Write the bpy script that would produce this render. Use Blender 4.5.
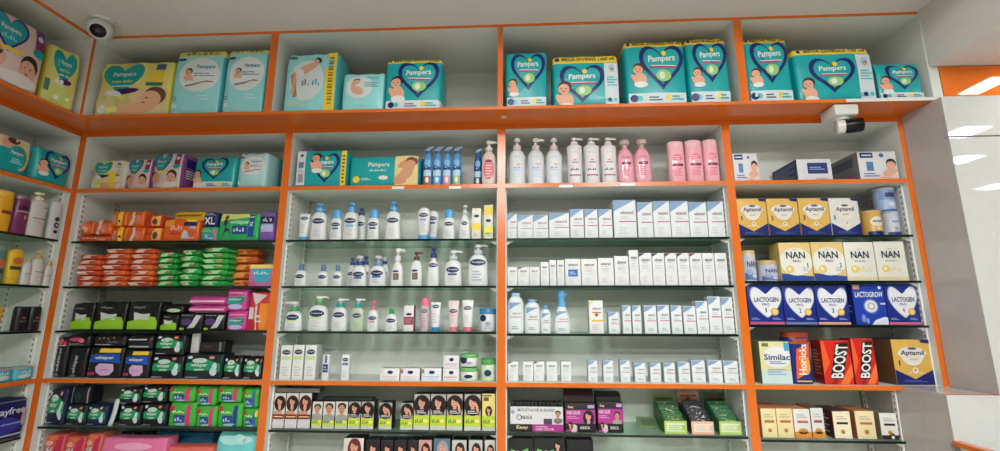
import bpy, math, random
from mathutils import Vector, Matrix
from mathutils.geometry import tessellate_polygon
random.seed(7)
C = bpy.context.scene
COL = C.collection
for o in list(bpy.data.objects): bpy.data.objects.remove(o)

# ------------------------------------------------------------------ camera, world, lights, exposure
FPX, PITCH, YAW, ROLL = 451.25, 0.1902, 0.05037, 0.0011
CAM = Vector((0, -2.0, 1.46148))
FW = Vector((math.sin(-YAW)*math.cos(PITCH), math.cos(YAW)*math.cos(PITCH), math.sin(PITCH)))
RT0 = Vector((math.cos(YAW), math.sin(YAW), 0)); UP0 = RT0.cross(FW)
RT = RT0*math.cos(ROLL)+UP0*math.sin(ROLL); UP = UP0*math.cos(ROLL)-RT0*math.sin(ROLL)
cd = bpy.data.cameras.new('camera'); cam = bpy.data.objects.new('camera', cd); COL.objects.link(cam)
cd.sensor_fit = 'HORIZONTAL'; cd.sensor_width = 36; cd.lens = FPX/1000*36; cd.clip_start = .02
cam.matrix_world = Matrix(((RT.x, UP.x, -FW.x, CAM.x), (RT.y, UP.y, -FW.y, CAM.y), (RT.z, UP.z, -FW.z, CAM.z), (0, 0, 0, 1)))
C.camera = cam
W = bpy.data.worlds.new('world'); C.world = W; W.use_nodes = True
W.node_tree.nodes['Background'].inputs[0].default_value = (.9, .95, 1, 1); W.node_tree.nodes['Background'].inputs[1].default_value = .3
C.view_settings.view_transform = 'Standard'; C.view_settings.look = 'None'
C.view_settings.exposure = -0.1; C.view_settings.gamma = 1.0; C.view_settings.use_curve_mapping = False
LAMP_POWER = 1.22
# ceiling LED panels (x, y, size x, size y, watts); their housings are built with the room
PANELS = [(-.2, -2.6, .6, .6, 38), (1.1, -2.6, .6, .6, 42), (-.2, -4.2, .6, .6, 60), (1.1, -4.2, .6, .6, 64)]
SPOTS = [(2.52, -.95, .16, .16, 3), (2.95, -1.44, .16, .16, 3), (3.85, -2.15, .16, .16, 3), (2.1, -.33, .1, .16, 1.0)]
ZC, ZSOF, ZHI = 2.744, 2.483, 3.05
def area(name, x, y, z, sx, sy, watts, col=(1, 1, .985)):
    l = bpy.data.lights.new(name, 'AREA'); l.shape = 'RECTANGLE'; l.size = sx; l.size_y = sy; l.energy = watts*LAMP_POWER; l.color = col
    o = bpy.data.objects.new(name, l); o.location = (x, y, z); COL.objects.link(o); return o
for x, y, sx, sy, w in PANELS: area('panel_light', x, y, ZHI-.012, sx*.9, sy*.9, w)
for x, y, sx, sy, w in SPOTS: area('spot_light', x, y, ZSOF-.012, sx, sy, w)

# ------------------------------------------------------------------ pixel measurements -> metres
def ray(x, y): return FW + RT*((x-500)/FPX) - UP*((y-225.5)/FPX)
def ony(x, y, Y): d = ray(x, y); return CAM + d*((Y-CAM.y)/d.y)
def onx(x, y, X): d = ray(x, y); return CAM + d*((X-CAM.x)/d.x)
def proj(P):
    d = Vector(P)-CAM; z = d.dot(FW); return 500+FPX*d.dot(RT)/z, 225.5-FPX*d.dot(UP)/z

# ------------------------------------------------------------------ materials
MATS = {}
def lin(c): c /= 255.0; return c/12.92 if c <= .04045 else ((c+.055)/1.055)**2.4
def M(r, g=None, b=None, rough=.45, spec=.4, name='paint', bump=0.0, trans=0.0, metal=0.0):
    if g is None: r, g, b = r
    if name == 'paint' and min(r, g, b) > 204: r, g, b = int(r*.94), int(g*.95), int(b*.95)      # printed board is never a full white
    key = (r, g, b, rough, spec, bump, trans, metal)
    if key in MATS: return MATS[key]
    m = bpy.data.materials.new('%s_%d_%d_%d' % (name, r, g, b)); m.use_nodes = True
    nt = m.node_tree; p = nt.nodes['Principled BSDF']
    n = nt.nodes.new('ShaderNodeTexNoise'); n.inputs['Scale'].default_value = 35
    tc = nt.nodes.new('ShaderNodeTexCoord'); nt.links.new(tc.outputs['Object'], n.inputs['Vector'])
    mx = nt.nodes.new('ShaderNodeMix'); mx.data_type = 'RGBA'
    q = .93 if name in ('paint', 'film') else 1.0           # printed film and board reflect a little less than their swatch
    a = (lin(r)*q, lin(g)*q, lin(b)*q, 1); mx.inputs[6].default_value = tuple(v*.95 for v in a[:3])+(1,); mx.inputs[7].default_value = tuple(min(1, v*1.05) for v in a[:3])+(1,)
    nt.links.new(n.outputs['Fac'], mx.inputs[0]); nt.links.new(mx.outputs[2], p.inputs['Base Color'])
    p.inputs['Roughness'].default_value = rough; p.inputs['Specular IOR Level'].default_value = spec; p.inputs['Metallic'].default_value = metal
    if bump:
        bm = nt.nodes.new('ShaderNodeBump'); bm.inputs['Strength'].default_value = bump; bm.inputs['Distance'].default_value = .01
        nt.links.new(n.outputs['Fac'], bm.inputs['Height']); nt.links.new(bm.outputs[0], p.inputs['Normal'])
    if trans: p.inputs['Transmission Weight'].default_value = trans
    MATS[key] = m; return m
def film(r, g, b, clear=.6, rough=.15):          # clear plastic / glass: transparent mixed with a thin glossy coat
    key = ('film', r, g, b, clear)
    if key in MATS: return MATS[key]
    m = bpy.data.materials.new('clear_%d_%d_%d' % (r, g, b)); m.use_nodes = True; nt = m.node_tree; nt.nodes.clear()
    out = nt.nodes.new('ShaderNodeOutputMaterial'); t = nt.nodes.new('ShaderNodeBsdfTransparent'); p = nt.nodes.new('ShaderNodeBsdfPrincipled'); mix = nt.nodes.new('ShaderNodeMixShader')
    t.inputs[0].default_value = (lin(r), lin(g), lin(b), 1); p.inputs['Base Color'].default_value = (lin(r), lin(g), lin(b), 1); p.inputs['Roughness'].default_value = rough
    mix.inputs[0].default_value = 1-clear; nt.links.new(t.outputs[0], mix.inputs[1]); nt.links.new(p.outputs[0], mix.inputs[2]); nt.links.new(mix.outputs[0], out.inputs[0])
    MATS[key] = m; return m
def emis(r, g, b, s):
    m = bpy.data.materials.new('lamp_glow'); m.use_nodes = True; p = m.node_tree.nodes['Principled BSDF']
    p.inputs['Emission Color'].default_value = (r, g, b, 1); p.inputs['Emission Strength'].default_value = s; return m
ORANGE = M(212, 106, 30, rough=.22, spec=.5, name='orange_laminate')
WHITEL = M(211, 215, 209, rough=.4, name='white_laminate')
GREYL = M(178, 175, 172, rough=.12, spec=.5, name='grey_gloss_laminate')
GLOSSW = M(194, 197, 194, rough=.03, spec=.5, name='white_gloss_laminate')
WALLM = M(205, 202, 196, rough=.8, spec=.2, name='wall_paint', bump=.03)
CEILM = M(214, 210, 205, rough=.85, spec=.2, name='ceiling_paint', bump=.03)
WALLD = M(128, 120, 112, rough=.8, spec=.2, name='wall_paint_dark', bump=.03)
FLOORM = M(196, 192, 184, rough=.25, name='floor_tile')
GLASS = film(222, 238, 230, .9, .05)
GEDGE = M(8, 24, 22, rough=.15, spec=.5, name='glass_edge')
METALW = M(225, 225, 222, rough=.35, name='powder_coat')
SLOT = M(128, 130, 128, name='slot')
WHT = M(238, 240, 240, rough=.35); INK = M(40, 42, 48, rough=.5); NAVY = M(18, 32, 105, rough=.35); LOGO = M(22, 46, 92, rough=.4)
PALE = M(222, 228, 232, rough=.4)

# ------------------------------------------------------------------ mesh building
class MB:
    def __init__(s): s.v = []; s.f = []; s.mi = []; s.mats = []
    def m(s, mat):
        if mat not in s.mats: s.mats.append(mat)
        return s.mats.index(mat)
    def add(s, vs, fs, mat):
        b = len(s.v); s.v += [tuple(p) for p in vs]; k = s.m(mat)
        for f in fs: s.f.append(tuple(b+i for i in f)); s.mi.append(k)
    def box(s, x0, x1, y0, y1, z0, z1, mat, front=None, top=None, left=None, right=None, bottom=None):
        vs = [(x0, y0, z0), (x1, y0, z0), (x1, y1, z0), (x0, y1, z0), (x0, y0, z1), (x1, y0, z1), (x1, y1, z1), (x0, y1, z1)]
        b = len(s.v); s.v += vs
        for f, mm in (((0, 1, 5, 4), front), ((1, 2, 6, 5), right), ((2, 3, 7, 6), None), ((3, 0, 4, 7), left), ((4, 5, 6, 7), top), ((3, 2, 1, 0), bottom)):
            s.f.append(tuple(b+i for i in f)); s.mi.append(s.m(mm or mat))
    def grid(s, fn, nu, nv, mat):
        vs = [fn(i/nu, j/nv) for j in range(nv+1) for i in range(nu+1)]
        s.add(vs, [(j*(nu+1)+i, j*(nu+1)+i+1, (j+1)*(nu+1)+i+1, (j+1)*(nu+1)+i) for j in range(nv) for i in range(nu)], mat)
    def lathe(s, rings, mat, seg=20, n=2.0, cx=0, cy=0, cap0=True, cap1=True, matfn=None):   # rings (z, rx, ry)
        b = len(s.v)
        for z, rx, ry in rings:
            for i in range(seg):
                a = 2*math.pi*i/seg; c, sn = math.cos(a), math.sin(a)
                s.v.append((cx+rx*math.copysign(abs(c)**(2/n), c), cy+ry*math.copysign(abs(sn)**(2/n), sn), z))
        for j in range(len(rings)-1):
            mm = s.m(matfn(.5*(rings[j][0]+rings[j+1][0])) if matfn else mat)
            for i in range(seg):
                k = (i+1) % seg
                s.f.append((b+j*seg+i, b+j*seg+k, b+(j+1)*seg+k, b+(j+1)*seg+i)); s.mi.append(mm)
        if cap0: s.f.append(tuple(b+i for i in reversed(range(seg)))); s.mi.append(s.m(matfn(rings[0][0]) if matfn else mat))
        if cap1: s.f.append(tuple(b+(len(rings)-1)*seg+i for i in range(seg))); s.mi.append(s.m(matfn(rings[-1][0]) if matfn else mat))
    def prism(s, pts, y0, y1, mat):          # polygon in x-z pushed along y
        n = len(pts); vs = [(x, y0, z) for x, z in pts]+[(x, y1, z) for x, z in pts]
        s.add(vs, [tuple(range(n)), tuple(reversed(range(n, 2*n)))]+[(i, i+n, (i+1) % n+n, (i+1) % n) for i in range(n)], mat)
    def build(s, name, parent=None, smooth=False, loc=None, rz=0.0):
        me = bpy.data.meshes.new(name); me.from_pydata(s.v, [], s.f)
        for mat in s.mats: me.materials.append(mat)
        me.polygons.foreach_set('material_index', s.mi)
        if smooth:
            me.polygons.foreach_set('use_smooth', [True]*len(me.polygons))
            me.set_sharp_from_angle(angle=math.radians(40))
        me.update()
        o = bpy.data.objects.new(name, me); COL.objects.link(o)
        if parent: o.parent = parent
        if loc is not None: o.location = loc; o.rotation_euler = (0, 0, rz)
        return o
def tag(o, label, cat, group=None, kind=None):
    if label: o['label'] = label; o['category'] = cat
    if group: o['group'] = group
    if kind: o['kind'] = kind
    return o
def empty(name, loc=(0, 0, 0), rz=0.0):
    o = bpy.data.objects.new(name, None); o.empty_display_size = .05; o.location = loc; o.rotation_euler = (0, 0, rz); COL.objects.link(o); return o

# ---- printing on surfaces: S(u, v, off) -> point on the front of a body, u, v in 0..1
TXT = {}
def textmesh(t):
    if t in TXT: return TXT[t]
    cu = bpy.data.curves.new('t', 'FONT'); cu.body = t; cu.resolution_u = 2; cu.size = 1; cu.offset = .022
    o = bpy.data.objects.new('t', cu); COL.objects.link(o)
    me = bpy.data.meshes.new_from_object(o)
    vs = [(v.co.x, v.co.y) for v in me.vertices]; fs = [tuple(p.vertices) for p in me.polygons]
    bpy.data.objects.remove(o); bpy.data.curves.remove(cu); bpy.data.meshes.remove(me)
    x0 = min(v[0] for v in vs); x1 = max(v[0] for v in vs); y0 = min(v[1] for v in vs); y1 = max(v[1] for v in vs)
    TXT[t] = ([((x-x0)/(x1-x0), (y-y0)/(y1-y0)) for x, y in vs], fs); return TXT[t]
class Pr:
    """prints patches on a surface S of size w x h"""
    def __init__(s, mb, S, w, h, step=.0005): s.mb = mb; s.S = S; s.w = w; s.h = h; s.st = step
    def P(s, u, v, k): return s.S(min(.995, max(.005, u)), min(.993, max(.008, v)), k*s.st)
    def rect(s, u0, v0, u1, v1, mat, k=1, nu=4, nv=3): s.mb.grid(lambda a, b: s.P(u0+(u1-u0)*a, v0+(v1-v0)*b, k), nu, nv, mat)
    def para(s, u0, v0, u1, v1, sh, mat, k=1): s.mb.grid(lambda a, b: s.P(u0+(u1-u0)*a+sh*b, v0+(v1-v0)*b, k), 4, 3, mat)
    def star(s, pts, c, mat, k=1, rings=3):
        n = len(pts); vs = [s.P(c[0], c[1], k)]
        for r in range(1, rings+1):
            t = r/rings
            vs += [s.P(c[0]+(u-c[0])*t, c[1]+(v-c[1])*t, k) for u, v in pts]
        fs = [(0, 1+i, 1+(i+1) % n) for i in range(n)]
        for r in range(rings-1):
            b = 1+r*n
            fs += [(b+i, b+n+i, b+n+(i+1) % n, b+(i+1) % n) for i in range(n)]
        # orientation: keep facing -y
        s.mb.add(vs, fs, mat)
    def ell(s, cu, cv, ru, rv, mat, k=1, n=18, rings=2, rot=0.0):
        a = s.w/s.h; ca, sa = math.cos(rot), math.sin(rot); pts = []
        for i in range(n):
            t = 2*math.pi*i/n; x = ru*math.cos(t); y = rv*math.sin(t)/a
            X = x*ca-y*sa; Y = x*sa+y*ca
            pts.append((cu+X, cv+Y*a))
        s.star(pts, (cu, cv), mat, k, rings)
    def circ(s, cu, cv, r, mat, k=1, n=16): s.ell(cu, cv, r/s.w, r/s.h, mat, k, n)
    def heart(s, cu, cv, ru, rv, mat, k=1, e=2.3):
        pts = []
        for i in range(32):
            t = -2*math.pi*i/32
            x = math.copysign(abs(math.sin(t))**e, math.sin(t)); y = (13*math.cos(t)-5*math.cos(2*t)-2*math.cos(3*t)-math.cos(4*t)+2.5)/14.5
            pts.append((cu+ru*x, cv+rv*y))
        s.star(pts[::-1], (cu, cv), mat, k, 4)
    def text(s, t, u0, v0, u1, v1, mat, k=1, slope=0.0):
        vs, fs = textmesh(t)
        if t == '1': u0, u1 = u0+(u1-u0)*.25, u1-(u1-u0)*.25
        s.mb.add([s.P(u0+(u1-u0)*x, v0+(v1-v0)*y+slope*x, k) for x, y in vs], fs, mat)
    def vtext(s, t, u0, v0, u1, v1, mat, k=1, lean=0.0):   # reads upward
        vs, fs = textmesh(t)
        s.mb.add([s.P(u1-(u1-u0)*y+lean*(x-.5), v0+(v1-v0)*x, k) for x, y in vs], fs, mat)
    def poly(s, pts, mat, k=1):
        tris = [tuple(pts[i] for i in t) for t in tessellate_polygon([[Vector((p[0], p[1], 0)) for p in pts]])]
        for _ in range(2):
            new = []
            for a, b, c in tris:
                ab, bc, ca = (((p[0]+q[0])/2, (p[1]+q[1])/2) for p, q in ((a, b), (b, c), (c, a)))
                new += [(a, ab, ca), (ab, b, bc), (ca, bc, c), (ab, bc, ca)]
            tris = new
        vs = []; ix = {}; fs = []
        for t in tris:
            a, b, c = t
            if (b[0]-a[0])*(c[1]-a[1])-(b[1]-a[1])*(c[0]-a[0]) < 0: t = t[::-1]
            f = []
            for q in t:
                if q not in ix: ix[q] = len(vs); vs.append(s.P(q[0], q[1], k))
                f.append(ix[q])
            fs.append(tuple(f))
        s.mb.add(vs, fs, mat)
    def scrib(s, u0, v0, u1, v1, mat, k=1, n=6):      # a word too small to read: a row of short strokes
        w = (u1-u0)/n
        for i in range(n):
            a = u0+i*w; t = .7+.3*math.sin(i*2.3)
            s.rect(a, v0+(v1-v0)*(.12 if i % 3 == 1 else 0), a+w*.62, v0+(v1-v0)*t, mat, k, 1, 1)
    # small printed pictures
    def lines(s, u0, v0, u1, v1, n, mat, k=1):       # lines of small print
        for i in range(n):
            b = v0+(v1-v0)*(i+.25)/n; e = u1-(u1-u0)*(.25 if i % 2 else 0)
            s.rect(u0, b, e, b+(v1-v0)/n*.45, mat, k, 3, 1)
    def child(s, cu, cv, r, k=2, tilt=0.0, hair=(50, 35, 30), skin=(226, 170, 140), body=True, flip=1):
        sk = M(*skin); hr = M(*hair); ru, rv = r/s.w, r/s.h
        if body:
            s.ell(cu+flip*ru*.3, cv-rv*2.0, ru*1.15, rv*1.35, sk, k); s.ell(cu-flip*ru*.7, cv-rv*1.7, ru*.4, rv*.9, sk, k+.3, rot=.5*flip)
            s.ell(cu+flip*ru*.4, cv-rv*2.9, ru*1.2, rv*.6, M(240, 240, 238), k+.5)
        s.ell(cu+flip*ru*.15, cv+rv*.28, ru*1.02, rv*.95, hr, k+.6, rot=tilt); s.ell(cu, cv-rv*.08, ru*.85, rv*.85, sk, k+1, rot=tilt)
        d = M(45, 30, 28)
        s.ell(cu-ru*.38, cv, ru*.12, rv*.1, d, k+1.5, 8, 1); s.ell(cu+ru*.3, cv, ru*.12, rv*.1, d, k+1.5, 8, 1); s.ell(cu-ru*.05, cv-rv*.45, ru*.26, rv*.1, M(190, 90, 90), k+1.5, 8, 1)
    def lady(s, cu, cv, r, k=2, hair=(28, 20, 20), wave=1.0):
        sk = M(214, 160, 135); hr = M(*hair); ru, rv = r/s.w, r/s.h
        s.ell(cu, cv-rv*.5, ru*1.45*wave, rv*2.1, hr, k)
        s.ell(cu, cv-rv*1.5, ru*.42, rv*.9, sk, k+.5); s.ell(cu-ru*.05, cv, ru*.72, rv*.98, sk, k+1)
        s.ell(cu+ru*.2, cv+rv*.75, ru*.85, rv*.45, hr, k+1.4, rot=-.4)
        d = M(40, 25, 25)
        s.ell(cu-ru*.3, cv+rv*.1, ru*.13, rv*.08, d, k+1.6, 8, 1); s.ell(cu+ru*.24, cv+rv*.1, ru*.13, rv*.08, d, k+1.6, 8, 1); s.ell(cu-ru*.03, cv-rv*.5, ru*.24, rv*.09, M(180, 50, 60), k+1.6, 8, 1)
    def man(s, cu, cv, r, k=2, shirt=(150, 160, 150)):
        sk = M(196, 142, 112); hr = M(25, 20, 20); ru, rv = r/s.w, r/s.h
        s.ell(cu, cv-rv*2.1, ru*1.5, rv*.95, M(*shirt), k); s.ell(cu, cv-rv*1.1, ru*.4, rv*.6, sk, k+.4)
        s.ell(cu+ru*.05, cv+rv*.42, ru*.95, rv*.8, hr, k+.6); s.ell(cu, cv-rv*.12, ru*.72, rv*.92, sk, k+1)
        s.ell(cu-ru*.28, cv, ru*.14, rv*.08, hr, k+1.5, 8, 1); s.ell(cu+ru*.25, cv, ru*.14, rv*.08, hr, k+1.5, 8, 1); s.ell(cu, cv-rv*.6, ru*.28, rv*.08, M(150, 80, 70), k+1.5, 8, 1)

def rbox(mb, w, h, d, r, matfn, bulge=0.0, nx=6, nz=6, ny=2, wrinkle=0.0, crimp=0.0, seed=0, vlines=(), lean=0.0):
    """rounded box, base centre at origin, front at -y. matfn(face, X, Z) -> material. returns S for its front, right side, left side"""
    hw, hh, hd = w/2, h/2, d/2; r = min(r, hw*.98, hh*.98, hd*.98)
    rnd = random.Random(seed); ph = [rnd.uniform(0, 6.28) for _ in range(6)]
    def lines(H, n, extra=()):
        L = [-H, -H+r*.4, -H+r]+[(-H+r)+(2*H-2*r)*i/n for i in range(1, n)]+[H-r, H-r*.4, H]
        for e in extra:
            e = max(-H+r*1.01, min(H-r*1.01, e)); L = [q for q in L if abs(q-e) > (2*H-2*r)/n*.35 or abs(q) >= H-r*1.001]+[e]
        return sorted(set(round(q, 6) for q in L))
    LX, LY, LZ = lines(hw, nx), lines(hd, ny), lines(hh, nz, [(v-.5)*h for v in vlines])
    def front_b(X, Z):
        e = max(0, 1-X*X)*max(0, 1-Z*Z)
        return bulge*e + wrinkle*e**.5*(math.sin(5*X+3*Z+ph[0])+math.sin(9*Z-4*X+ph[1])+.6*math.sin(14*X+ph[2]))
    def warp(q):
        x, y, z = q; X, Y, Z = x/hw, y/hd, z/hh
        by = front_b(X, Z)
        if Y < 0: y += by*Y
        else: y += bulge*max(0, 1-X*X)*max(0, 1-Z*Z)*Y*.6
        x += bulge*.35*max(0, 1-Y*Y)*max(0, 1-Z*Z)*X
        if Z > .3: z += wrinkle*1.3*(math.sin(7*X+ph[3])+math.sin(13*X+ph[4]))*(Z-.3)/.7
        if crimp and Z > .5: y *= 1-crimp*((Z-.5)/.5)
        return (x+lean*(z+hh), y, z+hh)
    def P(p):
        i = (max(-hw+r, min(hw-r, p[0])), max(-hd+r, min(hd-r, p[1])), max(-hh+r, min(hh-r, p[2])))
        dx = [p[k]-i[k] for k in range(3)]; L = math.sqrt(sum(c*c for c in dx))
        return tuple(i[k]+dx[k]/L*r for k in range(3)) if L > 1e-9 else p
    idx = {}; b = len(mb.v)
    def V(p):
        q = (round(p[0], 6), round(p[1], 6), round(p[2], 6))
        if q not in idx: idx[q] = len(mb.v); mb.v.append(warp(P(q)))
        return idx[q]
    def face(name, A, B, mk, flip):
        for i in range(len(A)-1):
            for j in range(len(B)-1):
                q = [mk(A[i], B[j]), mk(A[i+1], B[j]), mk(A[i+1], B[j+1]), mk(A[i], B[j+1])]
                if flip: q.reverse()
                c = [sum(t[k] for t in q)/4 for k in range(3)]
                mb.f.append(tuple(V(t) for t in q)); mb.mi.append(mb.m(matfn(name, c[0]/w+.5, c[2]/h+.5)))
    face('front', LX, LZ, lambda a, c: (a, -hd, c), False); face('back', LX, LZ, lambda a, c: (a, hd, c), True)
    face('right', LY, LZ, lambda a, c: (hw, a, c), False); face('left', LY, LZ, lambda a, c: (-hw, a, c), True)
    face('top', LX, LY, lambda a, c: (a, c, hh), False); face('bottom', LX, LY, lambda a, c: (a, c, -hh), True)
    def S(u, v, off):
        X, Z = 2*u-1, 2*v-1; z = Z*hh; y = -hd-front_b(X, Z)
        if wrinkle and Z > .3: z += wrinkle*1.3*(math.sin(7*X+ph[3])+math.sin(13*X+ph[4]))*(Z-.3)/.7
        if crimp and Z > .5: y *= 1-crimp*((Z-.5)/.5)
        return (X*hw+lean*(z+hh), y-off-(.0008 if bulge or wrinkle else 0), z+hh)
    def SR(u, v, off): return (hw+off+bulge*.35*max(0, 1-(2*u-1)**2)*max(0, 1-(2*v-1)**2)+.0004, (2*u-1)*hd, v*h)
    def SL(u, v, off): return (-hw-off-bulge*.35*max(0, 1-(2*u-1)**2)*max(0, 1-(2*v-1)**2)-.0004, -(2*u-1)*hd, v*h)
    return S, SR, SL

# ------------------------------------------------------------------ shelves the goods stand on
class Row:
    def __init__(s, z, y, side='back', X=0.0): s.z = z+.0006; s.y = y; s.side = side; s.X = X
    def place(s, x0, x1, ytop, dz=0.0, back=0.0):
        z = s.z+dz; xc = (x0+x1)/2
        if s.side == 'back':
            Y = s.y+back
            yb = proj((ony(xc, 240, Y).x, Y, z))[1]; ym = (yb+ytop)/2
            a, b = ony(x0, ym, Y).x, ony(x1, ym, Y).x; t = ony(xc, ytop, Y); lo, hi = s.bounds((a+b)/2); a = max(a, lo); b = min(b, hi)
            return Vector(((a+b)/2, Y, z)), b-a, t.z-z, 0.0
        X = s.X-back
        yb = proj((X, onx(xc, 240, X).y, z))[1]; ym = (yb+ytop)/2
        a, b = onx(x0, ym, X).y, onx(x1, ym, X).y; t = onx(xc, ytop, X); b = min(b, (-.1715 if s.z > 2.3 else -.0115)-s.m)
        return Vector((X, (a+b)/2, z)), b-a, t.z-z, math.pi/2
    m = 0.0
    def bounds(s, xc):          # inner faces of the bay the goods stand in
        m = s.m
        up = s.z > 2.3
        for i, e in enumerate((-1.137, -.092, .952, 9) if up else (-1.118, -.095, .934, 9)):
            if xc < e: return ((-2.014, -1.117, -.078, .972) if up else (-2.134, -1.092, -.069, .960))[i]+m, ((-1.157, -.106, .932, 1.714) if up else (-1.144, -.121, .908, 1.686 if s.z > 1.15 else 1.519))[i]-m
def spot(row, x0, x1, ytop, d, dz=0.0, back=0.0, gap=.0012, rot=0.0):
    p, w, h, rz = row.place(x0, x1, ytop, dz, back)
    p = p+(Vector((0, d/2, 0)) if rz == 0 else Vector((-d/2, 0, 0)))
    return p, w-gap, h, rz+rot
OH = Row(2.346, -.145); T = Row(2.043, .02); G1 = Row(1.790, .035); G2 = Row(1.578, .035); G3 = Row(1.378, .035); G3C = Row(1.371, .035); WS = Row(1.1698, .02); LG = Row(.967, .035); LX_ = Row(.757, .035)
F1 = Row(1.794, .035); F2 = Row(1.596, .035); F3 = Row(1.410, .041)
XUL, XLL = -2.0171, -2.1688
LOH = Row(2.346, 0, 'left', XUL-.004); LT = Row(2.043, 0, 'left', XLL-.008); LG1 = Row(1.794, 0, 'left', XLL-.01); LG2 = Row(1.578, 0, 'left', XLL-.01); LG3 = Row(1.378, 0, 'left', XLL-.01); LW = Row(1.1698, 0, 'left', XLL-.008); LLG = Row(.93, 0, 'left', XLL-.008)
ORD = ['leftmost', 'second from left', 'third from left', 'fourth from left', 'fifth from left', 'sixth from left', 'seventh from left', 'eighth from left', 'ninth from left', 'tenth from left', 'eleventh from left', 'twelfth from left', 'thirteenth from left', 'fourteenth from left', 'fifteenth from left']
def ordn(i, n): return 'rightmost' if i == n-1 else ORD[i]

# ------------------------------------------------------------------ the room
def struct(name, mb, **k): o = mb.build(name, **k); o['kind'] = 'structure'; return o
XW0, XW1, YB, YF = -2.44, 5.0, .262, -5.0
def sbox(name, *a): b = MB(); b.box(*a); return struct(name, b)
sbox('floor', XW0-.1, XW1+.1, YF-.1, YB+.1, -.1, 0, FLOORM)
sbox('ceiling', XW0-.1, XW1+.1, YF-.1, YB+.1, ZHI, ZHI+.1, CEILM)
sbox('ceiling_bulkhead', XW0, XW1, -.85, YB, ZC, ZHI, CEILM)
sbox('ceiling_bulkhead', XW0, -.5, YF, -.852, ZC, ZHI, CEILM)  # out of view; widened to keep lamp light off the side wall bay
sbox('wall_back', XW0-.1, XW1+.1, YB, YB+.1, 0, ZHI, WALLM)
sbox('wall_left', XW0-.1, XW0, YF, YB, 0, ZHI, WALLM)
sbox('wall_right', XW1, XW1+.1, YF, YB, 0, ZHI, WALLD)
sbox('wall_front', XW0-.1, XW1+.1, YF-.1, YF, 0, ZHI, WALLD)
b = MB(); b.box(1.722, XW1, -.851, -.168, ZSOF, ZC-.0005, CEILM); b.box(1.722, XW1, YF, -.851, ZSOF, ZHI-.0005, CEILM); struct('ceiling_soffit', b)
GLOW = emis(1, .97, .93, 6)
for i, (x, y, sx, sy, w) in enumerate(PANELS):
    t = tag(empty('ceiling_light', (x, y, ZHI)), ['square white ceiling panel lamp nearest the diaper packs', 'square white ceiling panel lamp in front of white cartons', 'square white ceiling panel lamp deep in the shop, behind viewer', 'square white ceiling panel lamp behind viewer beside the soffit'][i], 'lamp', 'square ceiling lamps')
    b = MB(); h = sx/2
    for q in ((-h, h, -h, -h+.025), (-h, h, h-.025, h), (-h, -h+.025, -h+.025, h-.025), (h-.025, h, -h+.025, h-.025)): b.box(*q, -.01, 0, METALW)
    b.build('frame', t); b = MB(); b.box(-h+.025, h-.025, -h+.025, h-.025, -.006, 0, GLOW); b.build('diffuser', t)
for i, (x, y, sx, sy, w) in enumerate(SPOTS):
    t = tag(empty('downlight', (x, y, ZSOF)), 'small square downlight, %s along the ceiling soffit' % ['second', 'third', 'farthest', 'first'][i], 'lamp', 'soffit downlights')
    b = MB()
    hx, hy = sx/2+.002, sy/2+.002; fx, fy = hx+.018, hy+.018
    for q in ((-fx, fx, -fy, -hy), (-fx, fx, hy, fy), (-fx, -hx, -hy, hy), (hx, fx, -hy, hy)): b.box(*q, -.008, 0, METALW)
    b.build('frame', t); b = MB(); b.box(-hx, hx, -hy, hy, -.005, 0, GLOW); b.build('diffuser', t)

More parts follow.
